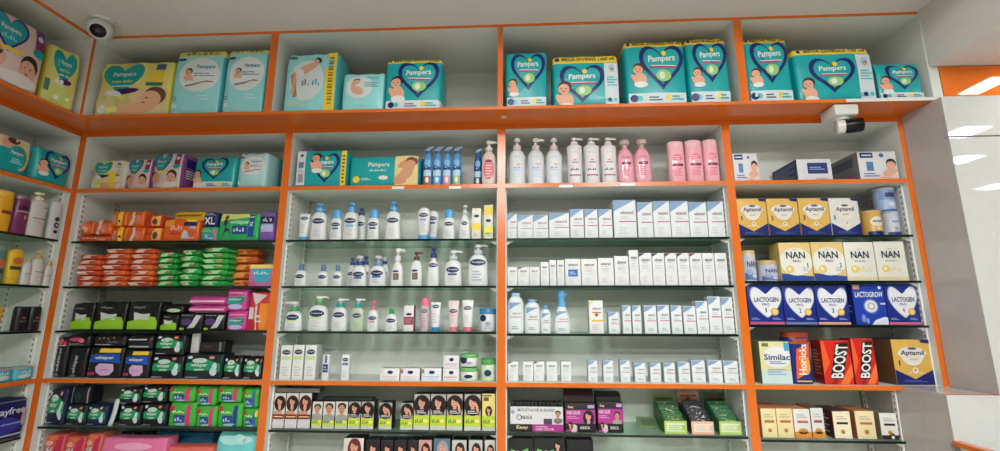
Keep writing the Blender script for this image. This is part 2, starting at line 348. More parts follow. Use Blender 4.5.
# ------------------------------------------------------------------ shelving
def shelf_unit(name, label, loc, rz, w, d, z0, zt, tl, tr, boards, glass, group, wcut=None, zcut=0.0, edge_r=ORANGE, topt=.022, glabels=None):
    t = tag(empty(name, loc, rz), label, 'shelving', group)
    W2 = WHITEL
    b = MB(); b.box(0, tl, 0, d, z0, zt, W2, front=ORANGE); b.build('side_panel', t)
    b = MB(); b.box(w-tr, w, 0, d, max(z0, zcut), zt, W2, front=edge_r); b.build('side_panel', t)
    b = MB()
    if wcut: b.box(tl, wcut, d-.008, d, z0, zcut, W2); b.box(tl, w-tr, d-.008, d, zcut, zt-topt, W2)
    else: b.box(tl, w-tr, d-.008, d, z0, zt-topt, W2)
    b.build('back_panel', t)
    b = MB(); b.box(tl, w-tr, 0, d-.008, zt-topt, zt, W2, front=ORANGE); b.build('top_board', t)
    for zz, th in boards:
        b = MB(); xe = w-tr if not (wcut and zz < zcut-.01) else wcut
        b.box(tl, xe, 0, d-.008, zz-th, zz, W2, front=ORANGE); b.build('fixed_shelf', t)
    if glass:
        zs = sorted([q for q, _ in boards])
        for za, zb in ((zs[0], zs[1]-.018), (zs[1], zs[2]-.019)) if len(zs) > 2 else ((zs[0], zt-topt),):
            xe = wcut if (wcut and zb < zcut+.001) else w-tr
            for x0, sg in ((tl, 1), (xe, -1)):
                for yy in (.03, d-.05):
                    b = MB(); b.box(min(x0, x0+sg*.005), max(x0, x0+sg*.005), yy, yy+.02, za, zb, METALW)
                    n = int((zb-za)/.025)
                    for k in range(n):
                        zc = za+.015+k*.025; xx = x0+sg*.0055
                        b.add([(xx, yy+.006, zc), (xx, yy+.014, zc), (xx, yy+.014, zc+.012), (xx, yy+.006, zc+.012)], [(0, 1, 2, 3)], SLOT)
                    b.build('shelf_standard', t)
        for zg in glass:
            xe = wcut if (wcut and zg < zcut) else w-tr
            for x0, sg in ((tl+.0055, 1), (xe-.0055, -1)):
                b = MB(); b.prism([(0, zg-.0098), (sg*.03, zg-.0098), (sg*.03, zg-.012), (sg*.008, zg-.024), (0, zg-.024)], .032, .036, METALW)
                for v in range(len(b.v)): b.v[v] = (b.v[v][0]+x0, b.v[v][1], b.v[v][2])
                b.build('shelf_bracket', t)
            if glabels is not None and zg in glabels:
                g = MB(); g.box(tl+.0065, xe-.0065, .010, d-.012, zg-.0095, zg, GLASS, front=GEDGE)
                o = g.build('glass_shelf', loc=loc, rz=rz); tag(o, glabels[zg], 'shelf', 'glass shelves')
    return t
BX = [-2.169, -1.118, -.095, .934, 1.716]
DP = .25
BOARDS = [(.55, .018), (1.1698, .018), (2.043, .019)]
wh = ['highest', 'second', 'third', 'fourth', 'lowest']
def gl(zs, what): return {z: t for z, t in zip(zs, what)}
shelf_unit('shelving_unit', 'white shelving bay with orange edges holding sanitary pad packs', (BX[0], 0, 0), 0, BX[1]-BX[0], DP, 0, 2.331, .027, .018, BOARDS, [1.790, 1.578, 1.378, .967, .757], 'wall shelving bays',
    glabels=gl([1.790, 1.578, 1.378, .967, .757], ['dark edged glass shelf under orange and green diaper packs', 'dark edged glass shelf carrying stacked orange and green pouches', 'dark edged glass shelf carrying black and lime packs', 'dark edged glass shelf carrying the green and black pad packs', 'glass shelf under pink packs at the picture bottom']))
shelf_unit('shelving_unit', 'white shelving bay with orange edges holding lotion bottles', (BX[1], 0, 0), 0, BX[2]-BX[1], DP, 0, 2.331, .018, .018, BOARDS, [1.790, 1.578, 1.378, .967, .757], 'wall shelving bays',
    glabels=gl([1.790, 1.578, 1.378, .967, .757], ['glass shelf under white bottles with sky blue caps', 'glass shelf under white bottles with navy pumps', 'glass shelf under green and pink capped skincare', 'glass shelf carrying hair colour boxes with lime bands', 'glass shelf under lowest row of dark hair colour boxes']))
shelf_unit('shelving_unit', 'white shelving bay with orange edges holding rows of white cartons', (BX[2], 0, 0), 0, BX[3]-BX[2], DP, 0, 2.331, .018, .018, BOARDS, [1.790, 1.578, 1.371, .967, .757], 'wall shelving bays',
    glabels=gl([1.790, 1.578, 1.371, .967, .757], ['glass shelf under big blue cornered white cartons', 'glass shelf under plain white cartons of stepped height', 'glass shelf under foam pump bottle and small cartons', 'glass shelf carrying purple boxes and green sachet displays', 'glass shelf under black and green boxes at picture bottom']))
shelf_unit('shelving_unit', 'narrow white shelving bay with orange edges holding baby formula', (BX[3], 0, 0), 0, BX[4]-BX[3], DP, 0, 2.331, .018, .0225, BOARDS, [1.794, 1.596, 1.410, .957, .757], 'wall shelving bays', wcut=1.528-BX[3], zcut=1.1518,
    glabels=gl([1.794, 1.596, 1.410, .957], ['dark edged glass shelf under gold formula cartons', 'dark edged glass shelf under cream formula cartons', 'dark edged glass shelf under navy heart formula cartons', 'dark edged glass shelf under cream cereal boxes']))
LGZ = [1.794, 1.578, 1.378, .93]
shelf_unit('shelving_unit', 'shelving bay on side wall with orange edges holding shampoo bottles', (XLL, -1.051, 0), math.pi/2, 1.05, DP, 0, 2.331, .018, .004, BOARDS, LGZ, 'wall shelving bays',
    glabels=gl(LGZ, ['side wall glass shelf under the big yellow and maroon shampoo', 'side wall glass shelf under three small white pump bottles', 'side wall glass shelf under two black bottles', 'side wall glass shelf under navy pad pack']))
# overhead shelf boards and cabinets
b = MB(); y0 = -.165
b.box(-2.42, 1.364, y0, .25, 2.3315, 2.3455, WHITEL, front=ORANGE, bottom=ORANGE); b.box(1.364, 1.755, y0, .25, 2.3315, 2.3455, WHITEL, front=WHITEL, bottom=ORANGE)
tag(b.build('overhead_shelf'), 'long orange overhead shelf board running above the shelving bays', 'shelf')
b = MB(); b.box(-2.42, XUL, -1.6, y0-.0005, 2.3315, 2.3455, WHITEL, right=ORANGE, bottom=ORANGE)
tag(b.build('overhead_shelf'), 'orange overhead shelf board along the side wall', 'shelf')
OX = [-2.026, -1.1368, -.0922, .9517, 1.757]
for i, nm in enumerate(['yellow and first aqua packs', 'leaping baby pack', 'four teal heart packs', 'three teal heart packs at the soffit']):
    shelf_unit('overhead_cabinet', 'open orange edged overhead compartment holding the %s' % nm, (OX[i], y0, 0), 0, OX[i+1]-OX[i], .40, 2.346, 2.7435, (.018, .018, .011, .018)[i], (.018, .011, .018, .04)[i], [], None, 'overhead compartments', edge_r=ORANGE if i < 3 else WHITEL, topt=.013)
shelf_unit('overhead_cabinet', 'open orange edged overhead compartment on the side wall', (XUL, -1.19, 0), math.pi/2, 1.024, .39, 2.346, 2.7435, .018, .004, [], None, 'overhead compartments', topt=.016)
# tall gloss cabinet, its base and counter at the right end
t = tag(empty('tall_cabinet', (1.715, -.18, 1.1705)), 'tall glossy white cabinet with grey side next to formula bay', 'cabinet')
b = MB(); b.box(0, .03, .0005, .178, 0, 1.16, GREYL); b.build('side_panel', t)
b = MB(); b.box(0, 3.2, -.018, 0, .0005, .984, GLOSSW, left=GREYL); b.build('door', t)
b = MB(); b.box(0, 3.2, -.018, 0, .990, 1.1602, GLOSSW, left=GREYL); b.build('upper_panel', t)
b = MB(); b.box(.031, 3.2, .0005, .42, 0, 1.16, M(120, 116, 112)); b.build('carcass', t)
b = MB(); b.box(1.76, XW1-.01, -.166, .25, 2.3312, 2.4825, M(236, 120, 30, rough=.02, spec=.5)); tag(b.build('fascia_panel'), 'glossy orange fascia panel above the tall white cabinet', 'panel')
t = tag(empty('base_cabinet', (1.53, -.18, 0)), 'base cabinet with grey side panel under the white ledge', 'cabinet')
b = MB(); b.box(0, .018, 0, .43, 0, 1.1515, GREYL); b.build('side_panel', t)
b = MB(); b.box(0, 3.38, -.018, -.0005, 1.0, 1.169, GLOSSW, left=GREYL); b.box(0, 3.38, -.0185, -.0005, 1.169, 1.1698, ORANGE); b.build('front_panel', t)
b = MB(); b.box(.02, 3.38, 0, .43, 0, 1.1515, WHITEL); b.build('carcass', t)
b = MB(); b.box(1.53, 4.91, -.18, -.001, 1.1518, 1.1698, GLOSSW, left=GREYL, top=M(214, 210, 206, rough=.04, spec=.6)); b.box(1.72, 4.91, -.001, .25, 1.1518, 1.1698, WHITEL, top=GLOSSW)
tag(b.build('ledge'), 'narrow glossy white ledge below the tall cabinet', 'ledge')
t = tag(empty('counter', (1.521, -.2, 0)), 'low white counter with orange edge at the picture corner', 'counter')
b = MB(); b.box(0, 3.3, -1.3, 0, .998, 1.013, GLOSSW, left=ORANGE); b.box(0, .03, -1.3, 0, 1.013, 1.0145, ORANGE); b.build('counter_top', t)
b = MB(); b.box(.02, 3.28, -1.28, -.002, 0, .9975, WHITEL); b.build('carcass', t)

# ------------------------------------------------------------------ cameras, sticker and shelf edge strips
def onz(x, y, z): d = ray(x, y); return CAM + d*((z-CAM.z)/d.z)
BLK = M(8, 9, 11, rough=.3, spec=.25); CAMW = M(228, 228, 226, rough=.3)
p = onz(100.5, 29.5, 2.694)
t = tag(empty('dome_camera', (p.x, p.y, ZC)), 'white turret security camera with black lens on the ceiling corner', 'camera')
b = MB(); b.lathe([(-.014, .036, .036), (-.01, .04, .04), (0, .04, .04)], CAMW, 28); b.build('base', t, True)
b = MB(); R = .048
prof = [(-math.cos(a)*R, max(.0004, math.sin(a)*R)) for a in [i*math.pi/14 for i in range(15)]]
prof = [q for q in prof if q[0] > -.039]
b.lathe([(z, r, r) for z, r in prof], CAMW, 28)
eye = b.build('eyeball', t, True); eye.location = (0, 0, -.05)
b2 = MB(); b2.lathe([(-.0405, .026, .026), (-.038, .029, .029), (-.034, .029, .029)], BLK, 28); b2.lathe([(-.043, .008, .008), (-.0405, .009, .009)], M(40, 44, 60, rough=.05), 16)
ln = b2.build('lens', eye, True)
dirn = (CAM - p).normalized(); dirn = (dirn+Vector((-.25, 0, -.12))).normalized()
eye.rotation_euler = (-dirn).to_track_quat('Z', 'X').to_euler()
t = tag(empty('bullet_camera', (1.372, -.103, 2.331)), 'white bullet security camera with black face under overhead shelf', 'camera')
b = MB(); S = rbox(b, .102, .05, .1, .009, lambda f, X, Z: CAMW, nx=2, nz=2)
for v in range(len(b.v)): b.v[v] = (b.v[v][0]*(.92+.08*min(1, b.v[v][2]/.05)), b.v[v][1], b.v[v][2]-.0505)
b.lathe([(-.064, .022, .022), (-.06, .032, .032), (-.0495, .034, .034)], CAMW, 24); b.build('junction_box', t, True)
b = MB(); b.lathe([(-.1, .012, .012), (-.092, .02, .02), (-.07, .022, .022), (-.063, .02, .02)], CAMW, 20); b.build('ball_joint', t, True)
b = MB(); b.lathe([(-.018, .024, .024), (-.014, .029, .029), (.012, .029, .029)], CAMW, 24); q = b.build('barrel', t, True)
b = MB(); b.lathe([(.012, .0292, .0292), (.03, .03, .03), (.07, .03, .03), (.076, .027, .027), (.073, .024, .024)], BLK, 24); b.lathe([(.0735, .01, .01), (.077, .009, .009)], M(50, 52, 66, rough=.05), 14); f = b.build('black_face', q, True)
q.location = (-.012, -.016, -.092); q.rotation_euler = Vector((.93, -.36, -.02)).to_track_quat('Z', 'Y').to_euler()
b = MB(); b.box(-.016, .016, -.016, .016, -.0015, 0, M(196, 150, 120)); b.box(-.009, .009, -.009, .009, -.002, -.0014, M(225, 215, 205))
p = onz(504, 116.8, 2.331); tag(b.build('sticker', loc=(p.x, p.y, 2.3313)), 'small pale square sticker under the overhead shelf', 'sticker')
for (px0, px1, py, lb) in ((392, 404, 187.7, 'white strip on orange shelf under wide wipes pack'), (449, 461, 187.5, 'white strip on orange shelf under blue air freshener cans'), (559, 573, 186.2, 'white strip on orange shelf under white pump bottles'), (620, 635, 184.6, 'white strip on orange shelf under pink bottles')):
    a, c = ony(px0, py, -.001), ony(px1, py, -.001)  # short thin white strips set along the orange shelf edge
    b = MB(); hw = (c.x-a.x)/2; b.box(-hw, hw, -.0012, 0, -.006, .006, WHT); b.box(-hw, hw, -.002, -.0012, -.0066, -.004, METALW)
    tag(b.build('white_strip', loc=((a.x+c.x)/2, -.0006, a.z)), lb, 'price strip', 'white strips on the shelf edge')
# ------------------------------------------------------------------ goods: packs, cartons, bottles
TEAL = M(14, 164, 168, rough=.3, spec=.5, name='film'); TEALL = M(70, 190, 190, rough=.3); AQUA = M(150, 222, 226, rough=.3, spec=.5, name='film'); AQUAD = M(80, 184, 192, rough=.3)
YEL = M(240, 208, 60, rough=.35); YELP = M(226, 216, 124, rough=.35, name='film'); LEAFG = M(150, 205, 120); RED = M(200, 40, 50); PURP = M(110, 60, 120)
PINKP = M(226, 200, 196, rough=.35); GOLD = M(205, 165, 75, rough=.35); CREAM = M(234, 226, 196); BLACK = M(20, 20, 24, rough=.35, spec=.5)
BRANDT = 'Pampers'
def p_heart(p, cu=.55, cv=.55, ru=.36, rv=.34, out=NAVY, fill=TEAL, child=True, strip=.17, kid=None, flip=1):
    p.heart(cu, cv, ru, rv, out, 2); p.heart(cu, cv+.012, ru*.81, rv*.8, fill, 3)
    p.text(BRANDT, cu-ru*.6, cv+rv*.12, cu+ru*.6, cv+rv*.5, WHT, 4.5, slope=.02); p.ell(cu+ru*.12, cv+rv*.62, ru*.12, rv*.13, YEL, 4.4, 8, 1)
    p.rect(cu-ru*.55, cv-rv*.06, cu+ru*.6, cv+rv*.03, M(180, 60, 110), 4.5, 4, 1); p.rect(cu-ru*.5, cv+rv*.03, cu+ru*.6, cv+rv*.07, WHT, 4.4, 4, 1)
    p.ell(cu+ru*.05, cv-rv*.38, ru*.34, rv*.26, LEAFG, 4.4); p.ell(cu-ru*.02, cv-rv*.38, ru*.13, rv*.16, M(235, 245, 225), 5)
    if strip:
        p.rect(.03, .02, .97, strip, M(222, 234, 238), 2); p.circ(.12, strip*.55, strip*.33*p.h, NAVY, 4, 12); p.circ(.21, strip*.55, strip*.26*p.h, TEALL, 3.6, 12)
        p.lines(.36, strip*.3, .58, strip*.75, 2, NAVY, 4); p.lines(.68, strip*.3, .93, strip*.8, 2, TEAL, 4); p.ell(.69, strip*.6, .05, strip*.25, YEL, 4.5, 10, 1)
    if child:
        ku, kv, kr = kid or (.17, .42, .07); p.child(ku, kv+.03, kr*1.25*p.w, 5, flip=flip)
def diaper(row, x0, x1, ytop, style, label, d=.15, cat='diaper pack', group='diaper packs on the overhead shelf', rot=0.0, back=0.0, name='diaper_pack', **k):
    row.m = .006; P, w, h, rz = spot(row, x0, x1, ytop, d, back=back, gap=.009, rot=rot); row.m = 0.0
    b = MB(); body, band, bandm = k.get('body', TEAL), k.get('band', 0), k.get('bandm', YEL)
    lowb, lowm = k.get('low', 0), k.get('lowm', M(222, 234, 238)); side = k.get('side'); rs = k.get('rstrip'); rsm = k.get('rsm', WHT)
    def mf(f, X, Z):
        if band and Z > 1-band: return bandm
        if lowb and Z < lowb: return lowm
        if side and f in ('right', 'left'): return side
        return body
    S, SR, SL = rbox(b, w, h, d, .016, mf, bulge=.009, nx=7, nz=7, wrinkle=.0012, crimp=.12 if k.get('soft', 1) else 0, seed=len(label)*7+int(x0), vlines=[v for v in (1-band, lowb) if 0 < v < 1])
    p = Pr(b, S, w, h); style(p, k)
    q = Pr(b, SR, d, h)
    if k.get('sideprint'): q.rect(.2, .62, .8, .86, NAVY, 2); q.lines(.22, .3, .78, .55, 4, WHT, 2)
    o = b.build(name, loc=P, rz=rz, smooth=True); return tag(o, label, cat, group)
def s_teal(p, k):
    if k.get('band'): p.circ(.07, 1-k['band']*.5, k['band']*.25*p.h, NAVY, 2, 10); p.text(k.get('bt', 'MEGA SAVINGS  720 off'), .14, 1-k['band']*.72, .95, 1-k['band']*.28, M(60, 60, 50), 2)
    r = k.get('rstrip')
    if r:
        p.rect(1-r, .03, .985, 1-k.get('band', 0)-.02, M(216, 230, 236), 2); p.circ(1-r*.5, .72, r*.22*p.w, M(160, 190, 210), 4); p.child(1-r*.5, .66, r*.14*p.w, 5, body=False)
        p.lines(1-r*.85, .36, 1-r*.15, .56, 4, TEALL, 4); p.circ(1-r*.68, .11, r*.15*p.w, NAVY, 4); p.circ(1-r*.3, .11, r*.14*p.w, TEALL, 4)
    p_heart(p, *k.get('heart', (.53, .58, .38, .34)), strip=k.get('strip', .17), kid=k.get('kid'), flip=k.get('flip', 1))
    p.lines(.72, .06, .9, .14, 2, TEALL, 3.5)
def s_prem(p, k):     # pale aqua pack with a white oval
    p.ell(k.get('ou', .55), .6, .42, .27, M(232, 240, 242), 2); p.text(BRANDT, .5, .67, .86, .75, M(60, 140, 170), 4); p.lines(.46, .56, .86, .63, 2, M(120, 150, 165), 4)
    p.child(.34, .63, .075*p.w, 4); p.poly([(.28, .44), (.5, .46), (.75, .5), (.86, .49), (.86, .475), (.7, .475), (.5, .43), (.3, .41)], M(150, 130, 125), 5)
    p.lines(.6, .2, .82, .3, 2, M(200, 235, 236), 3); p.circ(.09, .24, .045*p.w, M(60, 90, 110), 3); p.circ(.09, .24, .028*p.w, M(230, 240, 240), 4); p.rect(.05, .1, .16, .16, M(220, 240, 240), 3); p.lines(.3, .06, .55, .12, 2, M(215, 240, 240), 3)
    if k.get('band'): p.scrib(.2, 1-k['band']*.75, .9, 1-k['band']*.3, M(90, 120, 90), 2); p.rect(.06, .83, .22, .87, NAVY, 3)
def s_jump(p, k):      # leaping child and a yellow side strip
    p.ell(.44, .52, .34, .34, M(226, 236, 238), 2); p.rect(.80, .01, .985, .99, YEL, 2); [p.rect(.85, .12+.05*i, .94, .14+.05*i+.015*(i % 2), M(150, 126, 30), 4, 2, 1) for i in range(16)]
    sk = M(224, 172, 146)
    p.ell(.42, .7, .24, .075, sk, 4, rot=.5); p.ell(.2, .52, .05, .16, sk, 4, rot=.1); p.ell(.3, .62, .09, .09, M(240, 240, 238), 4.6); p.ell(.63, .85, .07, .06, M(40, 30, 28), 5); p.ell(.605, .82, .055, .05, sk, 5.5)
    p.poly([(.12, .62), (.19, .64), (.28, .26), (.2, .24)], M(170, 140, 120), 5); p.poly([(.14, .3), (.2, .66), (.24, .62), (.2, .3)], sk, 5.6)
    p.scrib(.36, .42, .52, .54, M(110, 140, 150), 4, 3); p.scrib(.56, .42, .72, .54, AQUAD, 4, 3); p.rect(.04, .9, .2, .94, M(70, 90, 100), 3); p.lines(.1, .1, .5, .2, 3, M(200, 220, 190), 3)
def s_small(p, k):
    p.ell(.42, .6, .32, .3, M(224, 238, 240), 2); p.ell(.36, .76, .08, .06, M(45, 32, 30), 4.4); p.ell(.36, .72, .075, .07, M(224, 172, 146), 5); p.ell(.38, .5, .17, .1, M(224, 172, 146), 4, rot=-.4); p.ell(.28, .6, .06, .14, M(224, 172, 146), 4.2)
    p.text(BRANDT, .56, .8, .88, .87, AQUAD, 4); p.lines(.54, .58, .88, .72, 3, M(110, 170, 180), 4); p.lines(.3, .16, .66, .24, 2, M(220, 240, 240), 3)
def s_newb(p, k):      # yellow pack, teal heart, sleeping child
    e = k.get('hu', .34)-.34; g = k.get('hs', 1.0)
    if not e: p.rect(.02, .02, .98, .46, M(222, 204, 156), 2)
    p.ell(.3+e*1.2, .2, .3, .2, M(196, 208, 110), 2.4)
    p.heart(.34+e, .64, .33*g, .34, M(236, 226, 110), 3); p.heart(.34+e, .65, .29*g, .295, TEAL, 4)
    p.text(BRANDT, .2+e, .68, .52+e, .78, WHT, 5); p.text('new baby', .2+e, .57, .5+e, .64, YEL, 5); p.rect(.2+e, .51, .5+e, .53, WHT, 5, 3, 1)
    p.ell(.38+e, .42, .22, .05, M(60, 30, 90), 5.2, rot=.12); p.ell(.24+e, .4, .12, .05, WHT, 5.6, rot=-.2)
    if e: p.circ(.42, .13, .08*p.w, WHT, 6); p.circ(.75, .15, .07*p.w, M(240, 238, 190), 6); p.rect(.06, .2, .2, .4, M(60, 130, 110), 3); return
    sk = M(226, 176, 140)
    p.ell(.82, .34, .15, .16, M(110, 72, 50), 5); p.ell(.77, .28, .14, .15, sk, 5.6); p.ell(.55, .12, .3, .11, sk, 5.2, rot=.1); p.ell(.42, .17, .06, .09, sk, 6)
    p.ell(.72, .3, .02, .012, M(60, 35, 30), 6.4, 8, 1); p.ell(.68, .22, .03, .012, M(180, 90, 90), 6.4, 8, 1)
    p.rect(.72, .58, .9, .8, YEL, 3); p.rect(.77, .82, .9, .93, M(60, 90, 130), 3); p.rect(.68, .52, .9, .58, M(30, 110, 110), 4); p.circ(.1, .12, .06*p.w, WHT, 6); p.rect(.17, .06, .32, .16, M(240, 235, 140), 6)
    if k.get('white'): p.rect(.62, .03, .98, .97, M(232, 232, 226), 7); p.rect(.62, .03, .8, .6, YEL, 8); p.lines(.82, .5, .95, .85, 4, M(150, 180, 190), 8)
def s_pink(p, k):      # pale pink pack with purple edges, child's face
    p.heart(.34, .7, .31, .28, M(56, 34, 110), 2); p.heart(.34, .71, .27, .24, M(24, 160, 170), 3); p.text(BRANDT, .18, .7, .5, .8, WHT, 4.5); p.scrib(.2, .6, .46, .67, M(150, 215, 225), 4.5)
    p.ell(.4, .47, .22, .03, YEL, 5); sk = M(222, 166, 142)
    p.ell(.74, .36, .16, .15, M(48, 30, 30), 4.4); p.ell(.72, .29, .145, .14, sk, 5); p.ell(.6, .1, .34, .1, M(238, 226, 220), 5.4); p.ell(.2, .3, .15, .14, sk, 4.6); p.ell(.14, .38, .15, .09, M(90, 50, 40), 4.4)
    p.ell(.67, .31, .016, .012, BLACK, 6, 8, 1); p.ell(.77, .31, .016, .012, BLACK, 6, 8, 1); p.ell(.71, .22, .04, .016, M(180, 80, 80), 6, 8, 1); p.ell(.22, .28, .02, .012, BLACK, 6, 8, 1)
    p.rect(.78, .62, .95, .97, PURP, 3); p.circ(.865, .84, .055*p.w, M(230, 225, 230), 4); p.rect(.81, .66, .92, .76, M(150, 40, 70), 4); p.ell(.86, .6, .11, .06, TEAL, 5); p.rect(.02, .03, .1, .4, M(150, 60, 130), 3)
OHG = 'diaper packs on the overhead shelf'; TG = 'diaper packs on the orange top shelf'
diaper(OH, 98, 171, 61, s_newb, 'yellow diaper pack with sleeping child, beside the dome camera corner', body=YELP, side=M(226, 214, 70))
diaper(OH, 172, 222, 50, s_prem, 'tall pale aqua diaper pack with yellow top, beside the yellow pack', body=AQUA, band=.1, bandm=M(222, 205, 90), side=AQUAD)
diaper(OH, 223.5, 266, 48.5, s_prem, 'narrow pale aqua diaper pack against the first overhead divider', body=AQUA, band=.07, bandm=M(216, 210, 120), side=AQUAD)
diaper(OH, 284, 338, 52.5, s_jump, 'pale aqua diaper pack with leaping child and yellow strip', body=AQUA, rot=-.04, side=AQUAD)
diaper(OH, 341, 385, 72, s_small, 'small plain pale aqua diaper pack on the overhead shelf', body=AQUA, side=AQUAD)
diaper(OH, 384.5, 442, 58, s_teal, 'teal heart diaper pack standing alone at end of its compartment', band=.09, heart=(.6, .56, .37, .36), kid=(.2, .48, .085), side=TEAL, bt='MEGA SAVINGS', low=.16)
diaper(OH, 505, 548, 51, s_teal, 'teal heart diaper pack without yellow top beside centre divider', heart=(.54, .62, .42, .34), kid=(.16, .38, .08))
diaper(OH, 552, 620, 54.5, s_teal, 'wide low teal diaper pack with yellow top and reclining child', band=.17, strip=0, rstrip=.22, heart=(.44, .42, .34, .36), kid=(.16, .3, .08), bt='MEGA SAVINGS 1400 off')
diaper(OH, 624.5, 687, 40, s_teal, 'biggest teal heart diaper pack with yellow top, crawling child', band=.1, heart=(.6, .56, .37, .35), kid=(.2, .5, .075), bt='MEGA SAVINGS 799 off')
diaper(OH, 687, 730, 37, s_teal, 'narrow tall teal diaper pack touching the biggest teal pack', band=.1, heart=(.55, .6, .42, .31), kid=(.2, .42, .09), bt='SAVINGS off')
diaper(OH, 743.5, 792, 37, s_teal, 'tall teal diaper pack with yellow top beside third overhead divider', band=.09, heart=(.53, .6, .43, .33), kid=(.17, .4, .08), bt='MEGA 720 off')
diaper(OH, 795, 874.5, 47, s_teal, 'wide teal diaper pack above the bullet camera', band=.13, strip=0, rstrip=.21, heart=(.46, .46, .3, .32), kid=(.13, .28, .06), bt='MEGA SAVINGS 720 off')
diaper(OH, 875.5, 929, 62, s_teal, 'short teal heart diaper pack at the soffit end', heart=(.56, .58, .36, .34), kid=(.16, .46, .075), d=.14, side=M(10, 100, 105))
# orange top shelf
diaper(T, 92, 124.5, 160, s_newb, 'small yellow and white diaper pack nearest the side wall corner', body=YELP, group=TG, d=.11, white=1, side=M(232, 232, 226))
diaper(T, 127, 151, 159, s_pink, 'small pink diaper pack partly behind larger pink pack', body=PINKP, group=TG, d=.1, side=M(170, 100, 160), back=.02)
diaper(T, 151.5, 185, 153, s_pink, 'larger pink and white diaper pack with purple side', body=M(228, 214, 212), group=TG, d=.12, side=M(130, 70, 135), sideprint=1, rot=-.12)
diaper(T, 193, 236, 156, s_teal, 'teal heart diaper pack on orange top shelf above pad packs', group=TG, d=.12, heart=(.52, .6, .32, .34), kid=(.12, .4, .07), strip=.2)
diaper(T, 237, 268.5, 152, s_prem, 'pale aqua diaper pack with loose clear top on orange shelf', body=M(170, 218, 220), group=TG, d=.11, band=.08, bandm=M(190, 222, 224), rot=-.06)
diaper(T, 269.5, 280.5, 158, s_teal, 'teal diaper pack mostly hidden behind orange post', group=TG, d=.09, heart=(.5, .6, .3, .3), back=.125)
def s_tbox(p, k):
    p_heart(p, .58, .5, .28, .4, strip=0, kid=(.4, .74, .07))
    p.rect(.03, .05, .2, .96, M(226, 232, 236), 8); p.circ(.12, .84, .03*p.w, M(60, 70, 90), 9); p.rect(.07, .5, .17, .66, M(110, 130, 150), 9); p.rect(.07, .12, .17, .34, M(160, 150, 170), 9); p.lines(.06, .38, .18, .46, 2, M(150, 190, 200), 9)
    p.rect(.89, .03, .985, .97, YEL, 8); [p.rect(.91, .1+.1*i, .96, .15+.1*i, M(110, 100, 40), 9, 1, 1) for i in range(8)]
diaper(T, 294, 348, 150, s_tbox, 'teal heart diaper pack with white and yellow end strips', group=TG, d=.13, soft=0)
def s_wipes(p, k):
    p.text(BRANDT, .28, .58, .58, .78, WHT, 3); p.scrib(.3, .47, .55, .54, WHT, 3, 9); p.circ(.11, .22, .05*p.w, YEL, 3); p.lines(.18, .18, .32, .28, 2, M(200, 235, 235), 3); p.ell(.5, .26, .07, .07, WHT, 3)
    p.rect(.66, .02, .985, .98, M(226, 206, 140), 2); sk = M(206, 150, 110)
    p.ell(.82, .62, .12, .22, sk, 4, rot=.3); p.ell(.78, .3, .16, .15, sk, 4, rot=.6); p.ell(.9, .8, .09, .14, M(120, 70, 50), 4.5); p.ell(.88, .72, .07, .12, sk, 5); p.ell(.74, .16, .08, .1, sk, 4.6)
diaper(T, 348.5, 420, 156, s_wipes, 'long teal wipes pack with child picture lying on orange shelf', cat='wipes pack', group=TG, d=.12, name='wipes_pack', soft=0)
diaper(T, 420, 424.5, 158, lambda p, k: None, 'dark teal pack edge behind the blue spray cans', body=M(16, 84, 98), group=TG, d=.08, back=.04)
# white and yellow end strips on the boxed teal pack are printed on it
def s_blank(p, k): pass
# side wall packs
diaper(LOH, -22, 46.5, 13, s_pink, 'big pink diaper pack with two faces high on side wall', body=M(222, 196, 190), d=.16, side=M(200, 180, 176), group=OHG)
diaper(LOH, 47.5, 80, 47, s_newb, 'yellow diaper pack on side wall overhead shelf by the corner', body=YELP, d=.1, side=M(224, 206, 60), group=OHG, hu=.52, hs=1.2, rot=-.3, back=.012)
def s_tealy(p, k):
    p.rect(.02, .66, .98, .98, M(226, 206, 170), 2); p.ell(.35, .8, .2, .16, M(222, 166, 142), 4); p.ell(.5, .9, .18, .1, M(90, 55, 45), 4.5); p.ell(.8, .5, .2, .4, M(214, 196, 120), 3); p.ell(.62, .45, .3, .34, TEAL, 5); p.text(BRANDT, .4, .48, .8, .62, WHT, 6); p.lines(.42, .26, .8, .42, 3, M(170, 230, 230), 6)
diaper(LT, -10, 30, 136, s_tealy, 'teal and peach pack cropped by picture edge on side wall', d=.12, group=TG)
diaper(LT, 34, 74.5, 150, s_teal, 'teal heart pack on side wall orange shelf by the corner', d=.12, group=TG, heart=(.58, .54, .4, .4), kid=(.16, .5, .09), strip=0, side=TEALL)

# ---------------------------------------------------------------- cartons
def carton(row, x0, x1, ytop, d, style, label, cat='carton', group=None, name='carton', front=WHT, side=None, top=None, rot=0.0, dz=0.0, back=0.0, r=.0015, k=None, gap=.0014, parent=None, left=None):
    P, w, h, rz = spot(row, x0, x1, ytop, d, dz=dz, back=back, gap=gap, rot=rot)
    if rot: P = P+Vector((0, abs(math.sin(rot))*w*.5, 0))
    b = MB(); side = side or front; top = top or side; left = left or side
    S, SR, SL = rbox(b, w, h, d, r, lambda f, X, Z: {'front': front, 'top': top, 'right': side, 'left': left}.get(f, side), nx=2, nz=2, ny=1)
    p = Pr(b, S, w, h)
    b.box(-w/2+.002, w/2-.002, -d/2+.003, -d/2+.0036, h-.0002, h+.0003, M(150, 150, 150))         # tuck flap seam
    if style: style(p, k or {}, Pr(b, SR, d, h), Pr(b, SL, d, h))
    o = b.build(name, loc=P, rz=rz, smooth=True); return tag(o, label, cat, group)
LBL = M(126, 160, 198); GREY = M(140, 146, 154); REDL = M(190, 90, 100); MAROON = M(120, 40, 52)
